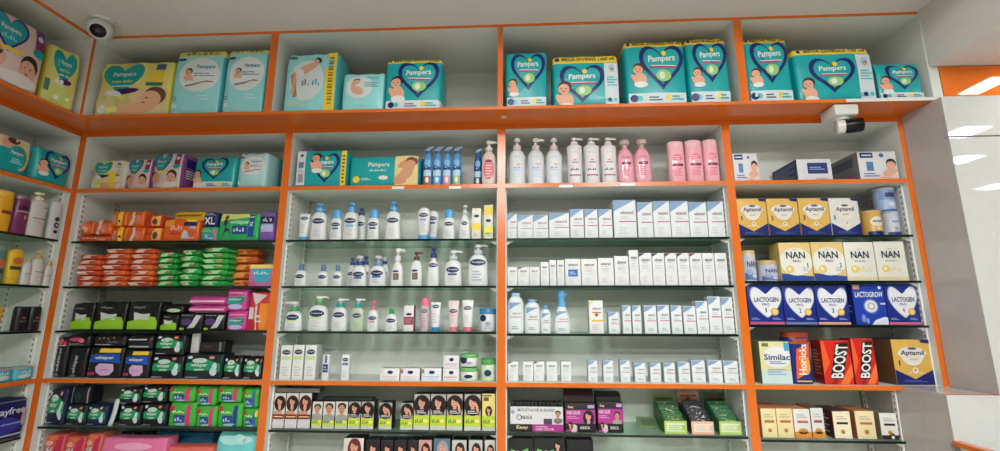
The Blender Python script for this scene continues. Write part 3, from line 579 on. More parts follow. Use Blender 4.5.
def c_sebdiag(p, k, r, l):      # white carton, blue diagonal corner
    p.poly([(.0, 1), (.0, .7), (.45, .84), (.95, 1)], LBL, 1); p.text('sebamed', .3, .62, .88, .72, M(150, 120, 140), 2); p.rect(.22, .42, .98, .445, REDL, 2, 3, 1); p.lines(.3, .5, .7, .58, 2, M(205, 210, 216), 2); p.lines(.22, .1, .6, .3, 3, M(214, 218, 222), 2)
    r.rect(.02, .75, .98, .985, M(180, 196, 214), 1)
def c_plain(p, k, r, l):
    c = k.get('corner')
    if c: p.poly([(.01, .99), (.01, .88), (.5, .99)], c, 1)
    p.text('sebamed', .2, .74, .82, .84, M(90, 96, 106), 2); p.rect(.24, .69, .7, .7, M(190, 120, 130), 2, 3, 1); p.lines(.2, .5, .8, .64, 3, M(200, 204, 210), 2); p.rect(.05, .44, .95, .452, M(204, 208, 212), 2, 3, 1); p.lines(.2, .12, .6, .3, 3, M(218, 220, 222), 2)
    if k.get('blue'): p.rect(.2, .34, .8, .6, M(30, 100, 180), 3); p.lines(.28, .4, .7, .54, 2, M(150, 200, 235), 4)
def c_sebsmall(p, k, r, l):
    p.poly([(.02, .98), (.02, .76), (.45, .85), (.8, .98)], LBL, 1); p.text('sebamed', .3, .62, .86, .71, M(120, 124, 140), 2); p.rect(.2, .44, .95, .465, REDL, 2, 3, 1); p.lines(.28, .5, .75, .58, 2, M(205, 208, 214), 2); p.lines(.3, .1, .75, .22, 2, M(170, 178, 190), 2)
def c_sun(p, k, r, l):
    p.poly([(.02, .98), (.02, .82), (.3, .98)], YEL, 1); p.text('sebamed', .25, .72, .82, .8, M(140, 130, 150), 2); p.circ(.52, .56, .14*p.w, M(230, 150, 40), 2); p.circ(.52, .56, .07*p.w, M(60, 50, 120), 3); p.rect(.22, .62, .85, .65, M(200, 90, 70), 2, 3, 1); p.rect(.15, .36, .98, .41, M(240, 190, 40), 2); p.lines(.2, .1, .7, .28, 3, M(210, 212, 214), 2)
CG = 'white cartons on the upper glass shelf of the carton bay'
rows = [(507, 517, 213.5), (517.5, 533, 215), (533, 548.5, 215), (549, 569.5, 213), (570, 584, 209), (584.5, 598, 209), (598.5, 612.5, 209), (613.5, 636.5, 200), (637.5, 653, 202), (653.3, 670.3, 201), (670.6, 689, 201), (689.3, 707.3, 202), (707.6, 725.5, 201.5)]
for i, (a, c, y) in enumerate(rows):
    size = 'tallest and widest white carton' if i == 7 else ('short white carton' if i < 4 else ('mid height white carton' if i < 7 else 'tall white carton'))
    lb = size+' with blue corner on its upper glass shelf' if i == 7 else size+' with blue corner, %s on its glass shelf' % ordn(i, len(rows))
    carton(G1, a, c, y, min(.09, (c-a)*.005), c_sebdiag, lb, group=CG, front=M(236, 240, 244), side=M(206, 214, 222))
rows = [(507.5, 517.5, 267, 0), (518, 529, 267, M(50, 40, 60)), (529.3, 539.7, 267, 0), (540.5, 549, 262, 0), (549.3, 556.6, 260, 0), (557, 564.6, 260, 0), (565, 581, 259, 1), (581.3, 597.5, 259, 0), (598, 614, 258, 0), (614.5, 629, 256, 0), (629.3, 639, 250, 0), (639.3, 652.3, 253, M(60, 50, 90)), (652.6, 665, 253, M(60, 50, 90)), (665.4, 677.4, 253, MAROON), (677.7, 690, 253, MAROON), (690.3, 702.7, 253, MAROON), (703, 715, 253, 0), (715.3, 727.7, 253, 0)]
for i, (a, c, y, e) in enumerate(rows):
    kk = {}
    if e == 1: kk['blue'] = 1
    elif e: kk['corner'] = e
    what = 'plain white carton'
    if e == 1: what = 'plain white carton with blue square'
    elif e is MAROON: what = 'white carton with maroon corner'
    elif e: what = 'white carton with dark corner'
    lb = what+(' on middle glass shelf' if e == 1 else ', tallest on middle glass shelf' if i == 10 else ', %s of eighteen on middle glass shelf' % (ordn(i, 18) if i < 15 or i == 17 else ['third from right', 'second from right'][i-15]))
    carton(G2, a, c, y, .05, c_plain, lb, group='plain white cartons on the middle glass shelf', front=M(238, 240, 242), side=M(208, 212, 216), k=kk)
carton(G3C, 589, 603.5, 300.5, .05, c_sun, 'white sunscreen carton with yellow corner, sun mark and yellow band', group='cartons on the lower glass shelf', front=M(238, 240, 240))
rows = [(608.5, 619.5, 312), (622.5, 631.3, 305.5), (632.3, 641.3, 305.5), (644.3, 656.8, 305.5), (657.6, 669.8, 305), (671.3, 682.3, 305.5), (683.6, 696.2, 306), (696.6, 708.5, 301), (708.8, 721.5, 296.5), (722, 735.5, 297)]
for i, (a, c, y) in enumerate(rows):
    lb = 'shortest small white carton on lower glass shelf, beside sunscreen carton' if i == 0 else '%s white carton with blue corner, %s in the lower shelf run' % ('taller' if i > 6 else 'small', ordn(i, 10))
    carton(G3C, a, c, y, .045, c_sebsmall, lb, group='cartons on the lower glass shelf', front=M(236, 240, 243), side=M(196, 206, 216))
rows = [(508, 518.5, 361.5, 1), (523, 533.3, 361.5, 0), (533.8, 544.3, 361.5, 1), (546.3, 557.3, 361.5, 0), (561, 571.3, 361.5, 0)]
for i, (a, c, y, e) in enumerate(rows):
    carton(WS, a, c, y, .045, c_plain, 'small plain white carton%s, %s of five on orange lower shelf' % (' with maroon corner' if e else '', ordn(i, 5)), group='small cartons on the orange lower shelf', front=M(238, 240, 242), side=M(204, 208, 212), k={'corner': MAROON} if e else {}, back=.025)
rows = [(588, 597.5, 360.5), (603.3, 613.3, 360.5), (620.3, 630.3, 360.5), (634.7, 645.7, 363), (650.3, 661, 363), (664, 675.3, 363), (678.5, 690.3, 362.5), (692, 705.5, 360.5), (708.3, 722.5, 360.5), (724, 738.5, 361)]
for i, (a, c, y) in enumerate(rows):
    carton(WS, a, c, y, .045, c_sebsmall, 'small blue cornered white carton, %s of ten on orange lower shelf' % ordn(i, 10), group='small cartons on the orange lower shelf', front=M(236, 240, 243), side=M(196, 206, 216), back=.02)

# formula bay
def c_apt(p, k, r, l):
    base = k['base']
    p.rect(.0, .0, 1, .2, NAVY, 1); p.poly([(0, .2), (0, .34), (.5, .2)], NAVY, 1); p.poly([(1, .2), (1, .34), (.5, .2)], NAVY, 1); p.poly([(.02, .33), (.5, .13), (.98, .33), (.5, .34)], base, 2)
    p.star([(.5+.38*math.cos(a)*(1 if math.sin(a) > -.2 else .8), .68+.2*math.sin(a)*(1.3 if math.sin(a) < 0 else .8)) for a in [i*math.pi/12 for i in range(24)]], (.5, .68), M(236, 232, 222), 3)
    p.text('Aptamil', .2, .62, .82, .76, M(70, 70, 96), 5); p.ell(.52, .8, .12, .03, M(90, 90, 110), 5); p.text('GOLD', .42, .54, .62, .58, M(170, 140, 90), 5)
    p.text(k['n'], .1, .42, .17, .54, M(40, 36, 60), 5); p.circ(.52, .32, .08*p.w, M(240, 232, 210), 5); p.circ(.52, .33, .035*p.w, M(200, 140, 70), 6); p.lines(.32, .24, .44, .3, 2, M(230, 215, 170), 5); p.lines(.6, .24, .72, .3, 2, M(230, 215, 170), 5)
    p.poly([(.74, 1), (1, 1), (1, .91), (.78, .93)], NAVY, 4); p.lines(.2, .06, .8, .12, 2, M(80, 100, 170), 3)
FG = 'baby formula cartons'
apg = M(212, 172, 84, rough=.35)
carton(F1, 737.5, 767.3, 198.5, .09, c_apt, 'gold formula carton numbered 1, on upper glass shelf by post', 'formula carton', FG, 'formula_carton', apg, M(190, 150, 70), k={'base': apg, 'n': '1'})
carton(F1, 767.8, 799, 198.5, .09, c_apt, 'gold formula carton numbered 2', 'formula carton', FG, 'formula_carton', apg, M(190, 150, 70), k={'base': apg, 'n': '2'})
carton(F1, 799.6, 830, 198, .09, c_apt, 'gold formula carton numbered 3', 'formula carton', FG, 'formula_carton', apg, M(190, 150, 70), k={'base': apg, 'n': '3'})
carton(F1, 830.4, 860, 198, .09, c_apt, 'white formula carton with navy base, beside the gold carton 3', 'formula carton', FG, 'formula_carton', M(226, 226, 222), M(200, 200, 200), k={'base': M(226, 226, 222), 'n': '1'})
def c_nan(p, k, r, l):
    g = k.get('gold')
    if g:
        p.star([(.5+.52*math.cos(a), .5+.36*math.sin(a)) for a in [i*math.pi/14 for i in range(28)]], (.5, .5), M(240, 238, 228), 2); p.rect(0, 0, 1, .12, M(40, 66, 150), 1); p.poly([(0, .12), (0, .2), (1, .12)], M(40, 66, 150), 1)
    p.text('NAN', .2, .58, .8, .76, M(30, 40, 84), 4); (p.text('PRO', .4, .48, .64, .54, M(70, 80, 110), 4) if g else p.scrib(.3, .49, .7, .53, M(120, 126, 140), 4, 9)); p.lines(.42, .8, .58, .83, 1, GOLD, 4)
    p.circ(.28, .3, .13*p.w, M(222, 196, 120), 4); p.circ(.26, .31, .06*p.w, M(244, 226, 160), 5)
    if k.get('n'): p.text(k['n'], .82, .36, .88, .46, M(40, 50, 80), 4)
    p.scrib(.42, .24, .84, .38, M(228, 214, 172), 3.5, 4) if not g else p.lines(.68, .24, .92, .36, 3, M(180, 186, 200), 4)
    if not g: p.rect(0, 0, 1, .1, M(222, 206, 160), 2)
ng = M(222, 196, 128)
carton(F2, 780, 812, 242.5, .085, c_nan, 'cream and gold formula carton numbered 1 with blue base', 'formula carton', FG, 'formula_carton', ng, M(200, 176, 110), k={'gold': 1, 'n': '1'})
carton(F2, 812.5, 845, 242, .085, c_nan, 'cream and gold formula carton numbered 2 with blue base', 'formula carton', FG, 'formula_carton', ng, M(200, 176, 110), k={'gold': 1, 'n': '2'})
wn = M(238, 236, 226)
carton(F2, 845.4, 875.5, 242, .085, c_nan, 'white formula carton beside the cream carton numbered 2', 'formula carton', FG, 'formula_carton', wn, M(206, 200, 180), k={})
carton(F2, 876, 906.5, 241.5, .085, c_nan, 'white formula carton next to the slotted side panel', 'formula carton', FG, 'formula_carton', wn, M(206, 200, 180), k={})
BLUEF = M(24, 44, 130, rough=.3)
def c_lac(p, k, r, l):
    p.heart(.53, .56, .46, .39, M(170, 180, 215), 1, 1.5); p.heart(.53, .565, .43, .365, M(238, 240, 244), 2, 1.5)
    p.text(k.get('t', 'LACTOGEN'), .18, .56, .88, .68, M(30, 40, 110), 4); p.text('PRO', .4, .47, .62, .53, M(90, 100, 140), 4); p.text(k['n'], .46, .3, .53, .42, k.get('nc', M(60, 60, 110)), 4); p.circ(.74, .32, .115*p.w, GOLD, 4); p.circ(.74, .32, .075*p.w, M(232, 206, 120), 5)
    p.rect(0, 0, 1, .07, k['strip'], 3); p.lines(.06, .12, .3, .18, 2, M(150, 165, 215), 3); p.lines(.66, .12, .9, .18, 2, M(150, 165, 215), 3); p.circ(.86, .9, .03*p.w, M(150, 170, 220), 3)
rows = [(748, 783, 284.5, '1', M(196, 90, 130)), (783.5, 815.5, 285.5, '2', M(110, 120, 170)), (816, 848.5, 285.5, '3', M(226, 160, 130))]
for a, c, y, n, st in rows:
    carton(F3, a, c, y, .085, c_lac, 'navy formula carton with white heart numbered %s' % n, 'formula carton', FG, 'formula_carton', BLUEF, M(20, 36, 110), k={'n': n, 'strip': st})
def c_lacg(p, k, r, l):
    p.text('LACTOGROW', .06, .68, .94, .82, WHT, 3); p.circ(.52, .46, .25*p.w, M(90, 110, 180), 2); p.circ(.52, .46, .2*p.w, M(226, 230, 240), 3); p.circ(.52, .46, .12*p.w, M(180, 176, 160), 4); p.circ(.52, .46, .07*p.w, M(240, 240, 244), 5)
    p.poly([(.46, 0), (.6, .12), (.9, .2), (1, .18), (1, 0)], M(226, 232, 244), 3); p.ell(.24, .16, .07, .1, M(110, 140, 210), 3); p.ell(.36, .1, .05, .07, M(120, 150, 220), 3); p.rect(.02, .88, .22, .99, M(200, 160, 90), 4); p.circ(.86, .92, .05*p.w, WHT, 4); p.rect(.82, .5, .98, .54, M(200, 210, 240), 4); l.lines(.2, .3, .8, .5, 3, M(150, 165, 215), 2)
carton(F3, 854, 886, 284.5, .085, c_lacg, 'royal blue formula carton with round window mark and white splash', 'formula carton', FG, 'formula_carton', M(30, 62, 168, rough=.3), M(24, 44, 130), k={})
carton(F3, 886.5, 920, 284, .085, c_lac, 'navy formula carton with white heart numbered 4', 'formula carton', FG, 'formula_carton', BLUEF, M(20, 36, 110), k={'n': '4', 'strip': M(206, 100, 140), 'nc': M(180, 60, 80)})
def c_sim(p, k, r, l):
    p.rect(0, 0, 1, .3, M(206, 226, 226), 1); p.star([(.55+.46*math.cos(a), .62+.24*math.sin(a)*(1.1 if math.sin(a) > 0 else 1)) for a in [i*math.pi/12 for i in range(24)]], (.55, .62), M(240, 242, 238), 2); p.text('Similac', .12, .56, .98, .7, M(36, 60, 110), 4); p.lines(.3, .46, .82, .54, 2, M(80, 120, 170), 4); p.rect(.82, .78, .98, .98, M(60, 160, 200), 3); p.rect(.08, .88, .3, .96, M(110, 120, 90), 3); p.lines(.2, .2, .8, .36, 3, M(130, 170, 200), 4)
carton(WS, 760.5, 791, 341.5, .09, c_sim, 'pale yellow formula carton with white oval beside the jar', 'formula carton', FG, 'formula_carton', M(216, 214, 160), M(120, 122, 80), left=M(116, 118, 70), k={})
def c_boost(p, k, r, l):
    p.poly([(.0, .2), (.25, .5), (.1, .98), (0, .98)], M(230, 90, 40), 1); p.poly([(.5, .0), (1, .5), (1, .2), (.8, 0)], M(232, 110, 50), 1); p.poly([(.2, .0), (.6, .35), (.4, .0)], M(150, 20, 20), 1); p.poly([(.7, .98), (1, .6), (1, .98)], M(150, 20, 20), 1)
    p.poly([(.2, .12), (.64, .12), (.96, .94), (.52, .94)], M(30, 20, 24), 2); p.vtext('BOOST', .37, .15, .79, .91, M(240, 236, 230), 4, lean=.32); l.rect(.1, .1, .9, .9, M(120, 24, 20), 1); l.lines(.2, .2, .8, .8, 8, M(190, 120, 90), 2)
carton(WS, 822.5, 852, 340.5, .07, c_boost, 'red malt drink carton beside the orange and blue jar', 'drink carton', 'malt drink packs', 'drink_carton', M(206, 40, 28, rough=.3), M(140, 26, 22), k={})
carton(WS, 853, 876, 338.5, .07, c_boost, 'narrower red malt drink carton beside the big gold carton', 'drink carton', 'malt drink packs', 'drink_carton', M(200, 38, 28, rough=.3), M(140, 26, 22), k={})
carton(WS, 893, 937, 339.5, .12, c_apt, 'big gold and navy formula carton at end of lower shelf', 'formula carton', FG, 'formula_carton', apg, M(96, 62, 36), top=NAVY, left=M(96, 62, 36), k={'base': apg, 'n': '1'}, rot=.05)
def c_must(p, k, r, l):
    p.rect(.06, .78, .4, .96, M(30, 50, 110), 2); p.lines(.1, .82, .36, .92, 1, WHT, 3); p.circ(.62, .86, .06*p.w, M(80, 100, 160), 2); p.rect(.2, .32, .38, .64, M(90, 130, 180), 2); p.lines(.1, .1, .5, .26, 2, M(90, 110, 170), 2)
    sk = M(222, 170, 146); p.ell(.84, .58, .13, .16, M(40, 28, 26), 3); p.ell(.83, .5, .12, .14, sk, 4); p.ell(.78, .26, .2, .12, sk, 3.5, rot=.3); p.rect(.5, .04, .98, .16, M(230, 200, 190), 3); p.lines(.55, .06, .8, .1, 1, M(200, 90, 100), 5)
    l.rect(.15, .55, .85, .85, M(70, 76, 100), 2); l.lines(.15, .15, .85, .45, 4, M(120, 124, 140), 2)
FB = Row(2.043, .02)
carton(FB, 733.5, 758.5, 153.5, .09, c_must, 'small white baby care box against the orange post, topmost shelf', 'box', 'white baby care boxes', 'baby_care_box', M(230, 232, 236), M(200, 204, 210), k={})
def c_blueend(p, k, r, l):
    p.rect(.3, .32, .88, .82, M(36, 54, 110), 2); p.lines(.36, .48, .8, .66, 2, M(150, 170, 215), 3); p.lines(.5, .04, .95, .14, 2, M(150, 150, 160), 2); p.rect(.02, .4, .98, .6, M(222, 226, 232), 1); l.rect(.02, .05, .98, .95, M(40, 52, 96), 1); l.lines(.1, .2, .9, .85, 5, M(100, 112, 150), 2)
carton(FB, 797, 832, 159, .2, c_blueend, 'white box with navy panel and navy end, middle of three', 'box', 'white baby care boxes', 'baby_care_box', M(226, 228, 232), M(190, 196, 204), left=M(40, 52, 96), k={})
carton(FB, 858.5, 897.5, 151.5, .2, c_must, 'long white baby care box with grey end, beside navy ended box', 'box', 'white baby care boxes', 'baby_care_box', M(232, 234, 236), M(190, 194, 200), left=M(118, 112, 112), k={})
def c_cer(p, k, r, l):
    t = k['t']
    if t == 'w': p.rect(0, 0, 1, .22, M(216, 140, 60), 1); p.ell(.5, .24, .3, .1, M(216, 140, 60), 1)
    if t == 'd': p.rect(0, 0, 1, .16, M(58, 28, 36), 1); p.circ(.6, .14, .16*p.w, M(60, 30, 34), 2); p.circ(.62, .08, .09*p.w, WHT, 3)
    if t == 'm': p.ell(.82, .5, .4, .62, CREAM, 2); p.rect(.02, .02, .7, .98, CREAM, 2.2); l.rect(.05, .05, .95, .95, M(70, 30, 36), 1); l.lines(.2, .15, .8, .85, 6, M(200, 180, 160), 2)
    p.lines(.2, .68, .8, .84, 2, M(190, 182, 160), 3); p.rect(.2, .52, .84, .6, k.get('c', M(180, 110, 60)), 3); p.circ(.5, .26, .13*p.w, M(190, 150, 70), 3); p.circ(.52, .24, .06*p.w, M(140, 90, 50), 4)
LG4 = Row(.957, .035)
cg = 'baby cereal boxes'
carton(LG4, 761.5, 776.8, 408.5, .12, c_cer, 'cream cereal box with orange top against the orange post', 'cereal box', cg, 'cereal_box', M(230, 216, 164), M(200, 120, 80), k={'t': ''})
carton(LG4, 777, 793.5, 408.5, .12, c_cer, 'cream cereal box second from the orange post', 'cereal box', cg, 'cereal_box', M(230, 216, 164), M(200, 120, 80), k={'t': ''})
carton(LG4, 794, 811, 409, .1, c_cer, 'white cereal box with orange base, farther from white and maroon box', 'cereal box', cg, 'cereal_box', M(232, 232, 230), M(200, 140, 80), k={'t': 'w'})
carton(LG4, 811.5, 824.5, 408, .1, c_cer, 'white cereal box with orange base touching the maroon sided box', 'cereal box', cg, 'cereal_box', M(230, 230, 230), M(120, 80, 60), k={'t': 'w', 'c': M(150, 80, 60)})
carton(LG4, 833, 851, 411, .12, c_cer, 'cream cereal box with rounded maroon edge and maroon side', 'cereal box', cg, 'cereal_box', M(110, 50, 44), M(70, 30, 36), left=M(70, 30, 36), k={'t': 'm', 'c': M(60, 40, 36)})
carton(LG4, 856, 875.5, 411, .12, c_cer, 'cream cereal box with brown side next to white maroon box', 'cereal box', cg, 'cereal_box', M(228, 216, 170), M(176, 110, 70), left=M(150, 92, 56), k={'t': ''})
carton(LG4, 880.5, 901, 413, .1, c_cer, 'white and dark maroon cereal box by the grey panel', 'cereal box', cg, 'cereal_box', M(232, 232, 228), M(120, 110, 90), k={'t': 'd', 'c': M(50, 40, 44)})

# ---------------------------------------------------------------- cans, jars, bottles
def cyl_surface(prof, n, h):     # prof [(t, rx, ry)] -> front surface
    def S(u, v, off):
        v = max(0, min(1, v)); i = 0
        while i < len(prof)-2 and v > prof[i+1][0]: i += 1
        a, c = prof[i], prof[i+1]; t = 0 if c[0] == a[0] else max(0, min(1, (v-a[0])/(c[0]-a[0])))
        rx = a[1]+(c[1]-a[1])*t; ry = a[2]+(c[2]-a[2])*t; m = max(q[1] for q in prof)
        X = (2*u-1)*m; q = min(.999, abs(X)/rx)
        return (X if abs(X) < rx else math.copysign(rx*.999, X), -ry*(1-q**n)**(1/n)-off-.0006, v*h)
    return S
def tin(row, x0, x1, ytop, label, lid, body, style, name='formula_tin', cat='tin', group='formula tins', lidh=.12, dz=0.0, back=0.0, lidname='lid', rim=True):
    r = row.place(x0, x1, ytop, dz, back)[1]/2; P, w, h, rz = row.place(x0, x1, ytop, dz, back+r); r = w/2-.0006
    t = tag(empty(name, P, rz), label, cat, group); hb = h*(1-lidh)
    b = MB(); k = .985
    b.lathe([(0, r*.97, r*.97), (.003, r, r), (.005, r*k, r*k), (hb-.006, r*k, r*k), (hb-.003, r, r), (hb, r*.96, r*.96)] if rim else [(0, r*.9, r*.9), (.004, r*.97, r*.97), (hb*.9, r*.97, r*.97), (hb, r*.9, r*.9)], body, 28)
    p = Pr(b, cyl_surface([(0, r*k, r*k), (1, r*k, r*k)], 2, hb), w, hb); style(p); b.build('body', t, True)
    b = MB(); b.lathe([(hb+.0002, r*1.0, r*1.0), (h-.004, r*1.0, r*1.0), (h-.001, r*.96, r*.96), (h, r*.9, r*.9)], lid, 28); b.build(lidname, t, True); return t
def t_gold(p): p.ell(.5, .62, .34, .22, M(236, 230, 214), 2); p.text('Aptamil', .24, .56, .76, .7, M(70, 70, 96), 4); p.rect(.06, .02, .94, .2, NAVY, 2, 8, 2); p.circ(.5, .32, .1*p.w, M(236, 210, 150), 3)
def t_sil(p): p.ell(.5, .62, .34, .22, M(206, 214, 230), 2); p.text('Aptamil', .24, .56, .76, .7, M(80, 90, 130), 4); p.rect(.06, .02, .94, .18, M(40, 60, 130), 2, 8, 2); p.circ(.5, .32, .1*p.w, M(150, 160, 190), 3)
def t_blu(p): p.rect(.06, .55, .94, .96, M(120, 146, 190), 1.5, 8, 2); p.rect(.25, .66, .75, .86, M(40, 56, 110), 3, 5, 2); p.ell(.5, .34, .26, .18, M(160, 180, 215), 2); p.ell(.5, .34, .14, .1, M(220, 226, 240), 3); p.rect(.06, .03, .94, .12, M(60, 84, 150), 2, 8, 1)
def t_nan(p): p.text('NAN', .2, .5, .8, .74, M(40, 60, 130), 3); p.rect(.06, .05, .94, .3, M(90, 110, 170), 2, 8, 2); p.ell(.32, .34, .2, .12, M(150, 165, 205), 3); p.ell(.66, .2, .18, .1, M(190, 200, 225), 3)
tin(F1, 862, 880.5, 211.5, 'small gold formula tin beside the white formula carton', M(200, 160, 90), M(206, 164, 80, rough=.3), t_gold)
tin(F1, 882.5, 902.5, 211.5, 'silver formula tin carrying the blue lidded tin', M(190, 192, 200), M(186, 190, 200, rough=.3), t_sil)
h_l = F1.place(882.5, 902.5, 211.5)[2]
tin(F1, 874.5, 896.5, 188.5, 'pale blue formula tin stacked on top of others', M(196, 204, 216), M(150, 170, 206, rough=.3), t_blu, dz=h_l+.0008)
tin(F2, 741.5, 755.5, 251, 'tall cream and gold formula tin beside the orange post', M(206, 186, 120), M(206, 208, 214), t_nan)
tin(F2, 757.5, 776.8, 261, 'small round formula tin with gold lid beside cream cartons', M(196, 168, 104), M(190, 196, 214), t_nan, lidh=.2)
def t_horl(p): p.poly([(.2, .1), (.8, .3), (.86, .9), (.3, .75)], M(226, 90, 40), 2); p.rect(.1, .86, .9, .98, M(150, 70, 40), 2, 6, 1); p.vtext('Horlicks', .36, .2, .66, .86, WHT, 4, lean=.12); p.ell(.6, .4, .2, .2, M(240, 150, 60), 2.5); p.lines(.2, .03, .8, .1, 1, M(200, 170, 90), 3)
P, w, h, rz = WS.place(790, 815, 332.5); P = P+Vector((0, .045, 0))
t = tag(empty('drink_jar', P), 'orange and navy malt drink jar with brown lid', 'jar', 'malt drink packs')
b = MB(); prof = [(0, .9), (.03, 1), (.3, .95), (.5, .9), (.7, .98), (.85, 1), (.9, .95)]
b.lathe([(q*h, w/2*s, .045*s) for q, s in prof], M(30, 44, 120, rough=.25), 24, 3); Sx = cyl_surface([(q/.9, w/2*s, .045*s) for q, s in prof], 3, h*.9); t_horl(Pr(b, Sx, w, h*.9)); b.build('body', t, True)
b = MB(); b.lathe([(h*.9+.0003, w/2*.97, .0436), (h*.985, w/2*.97, .0436), (h, w/2*.9, .04)], M(150, 60, 36, rough=.35), 24, 3); b.build('lid', t, True)

PROF = {
 'lotion': [(0, .93), (.02, 1), (.25, .985), (.5, .95), (.7, .92), (.82, .84), (.91, .66), (.965, .42), (1, .3)],
 'baby': [(0, .95), (.02, 1), (.2, .96), (.42, .88), (.58, .86), (.75, .9), (.86, .84), (.94, .62), (.985, .36), (1, .3)],
 'slim': [(0, .94), (.02, 1), (.3, .95), (.55, .9), (.7, .82), (.82, .64), (.91, .42), (1, .26)],
 'oval': [(0, .84), (.02, .9), (.15, .98), (.4, 1), (.65, .98), (.8, .9), (.9, .72), (.96, .48), (1, .3)],
 'square': [(0, .95), (.015, .99), (.3, .94), (.6, .95), (.85, 1), (.94, .98), (.975, .85), (1, .45)],
 'drop': [(0, .88), (.03, .97), (.15, 1), (.42, .95), (.66, .82), (.85, .62), (.96, .5), (1, .42)],
 'round': [(0, .92), (.015, .97), (.06, 1), (.72, 1), (.84, .94), (.93, .76), (.98, .5), (1, .3)],
 'inv': [(0, .7), (.02, .76), (.2, .86), (.5, .95), (.8, 1), (.9, .92), (.96, .72), (1, .3)],
 'straight': [(0, .95), (.012, 1), (.5, 1), (.97, 1), (1, .96)],
 'can': [(0, .97), (.015, 1), (.7, 1), (.8, .96), (.9, .84), (1, .7)],
}
def bottle(row, x0, x1, ytop, ybody, label, prof='lotion', body=WHT, cap='pump', capm=WHT, headm=None, style=None, group=None, cat='bottle', name='lotion_bottle', nz=1, back=0.0, dr=.5, n=2.4, dz=0.0, capname=None):
    ry = row.place(x0, x1, ytop, dz, back)[1]*dr/2*1.08
    e = ry if row.side == 'back' else 0.0
    P, w, h, rz = row.place(x0, x1, ytop, dz, back+e); hb = row.place(x0, x1, ybody, dz, back+e)[2]; w = w*1.02-.001
    if not e: P = P+Vector((-ry, 0, 0))
    t = tag(empty(name, P, rz), label, cat, group); headm = headm or capm
    pf = PROF[prof]; inv = cap == 'base'
    z0 = h*.14 if inv else 0; hh = (h-z0) if inv else hb
    b = MB(); b.lathe([(z0+q*hh, w/2*s, ry*s**.6) for q, s in pf], body, 24, n); b.build('body', t, True)
    if style:
        l = MB(); S0 = cyl_surface([(q, w/2*s, ry*s**.6) for q, s in pf], n, hh)
        style(Pr(l, lambda u, v, o: (lambda r: (r[0], r[1], r[2]+z0))(S0(u, v, o)), w, hh)); l.build('printed_label', t, True)
    ch = h-hb; rn = max(.006, min(w*.2, .0165))
    c = MB()
    if cap == 'pump':
        c.lathe([(hb-.001, rn*1.25, rn*1.25), (hb+ch*.38, rn*1.2, rn*1.2), (hb+ch*.42, rn*.8, rn*.8)], capm, 18); c.build('collar', t, True)
        c = MB(); c.lathe([(hb+ch*.4, rn*.38, rn*.38), (hb+ch*.66, rn*.38, rn*.38), (hb+ch*.68, rn*.95, rn*.95), (hb+ch*.92, rn*1.0, rn*1.0), (hb+ch, rn*.8, rn*.8)], headm, 16)
        L = rn*(2.2 if nz else 1.35)
        if nz: c.prism([(nz*rn*.5, hb+ch*.74), (nz*L, hb+ch*.78), (nz*(L+rn*.35), hb+ch*.7), (nz*(L+rn*.45), hb+ch*.84), (nz*L, hb+ch*.94), (nz*rn*.5, hb+ch*.98)][::nz], -rn*.35, rn*.35, headm)
        else: c.box(-rn*.35, rn*.35, -L, 0, hb+ch*.74, hb+ch*.96, headm)
        c.build('pump_head', t, True)
    elif cap == 'foam':
        c.lathe([(hb-.001, w*.25, w*.22), (hb+ch*.14, w*.24, w*.21), (hb+ch*.2, rn*1.05, rn*1.05), (hb+ch*.55, rn*.9, rn*.9)], capm, 18); c.build('collar', t, True)
        c = MB(); c.lathe([(hb+ch*.55, rn*1.0, rn*1.0), (hb+ch*.6, rn*1.2, rn*1.2), (hb+ch*.92, rn*1.25, rn*1.25), (hb+ch, rn*1.0, rn*1.0)], headm, 18); c.prism([(rn, hb+ch*.72), (rn*1.7, hb+ch*.7), (rn*1.7, hb+ch*.8), (rn, hb+ch*.88)], -rn*.4, rn*.4, headm); c.build('pump_head', t, True)
    elif cap == 'dome':
        rc = w*.34; c.lathe([(hb-h*.05, rc*1.12, min(rc*1.05, ry*1.02)), (hb+ch*.55, rc*1.08, min(rc, ry)), (hb+ch*.85, rc*.92, min(rc, ry)*.9), (hb+ch, rc*.6, min(rc, ry)*.6)], capm, 22); c.build('cap', t, True)
    elif cap == 'flip':
        rc = max(w*.2, .008); c.lathe([(hb-.001, rc*1.05, rc*1.05), (hb+ch*.48, rc, rc), (hb+ch*.5, rc*.85, rc*.85), (hb+ch*.53, rc, rc), (hb+ch*.95, rc*.95, rc*.95), (hb+ch, rc*.8, rc*.8)], capm, 18); c.build('cap', t, True)
    elif cap == 'disc':
        c.lathe([(hb-h*.02, w*.28, ry*.6), (h-.002, w*.27, ry*.58), (h, w*.24, ry*.5)], capm, 20, n); c.build('cap', t, True)
    elif cap == 'base':
        c.lathe([(0, w*.38, ry*.9), (.003, w*.41, ry*.98), (z0*.9, w*.40, ry*.94), (z0+.001, w*.37, ry*.85)], capm, 22, n); c.build('cap', t, True)
    elif cap == 'cyl':
        c.lathe([(hb+.0004, w*.49, ry*.98), (h-.004, w*.49, ry*.98), (h-.001, w*.46, ry*.92), (h, w*.4, ry*.8)], capm, 22); c.build('cap', t, True)
    elif cap == 'trigger':
        a = w*.34; c.lathe([(hb-.001, a, a), (hb+ch*.4, a*.9, a*.9), (hb+ch*.5, a*.5, a*.5)], capm, 18)
        c.build('collar', t, True); c = MB()
        c.prism([(-a*1.1, hb+ch*.44), (a*.6, hb+ch*.5), (a*1.9, hb+ch*.95), (a*1.8, hb+ch*1.05), (a*.2, hb+ch*.98), (-a*.9, hb+ch*.72)], -a*.55, a*.55, headm); c.build('spray_trigger', t, True)
    elif cap == 'knob':
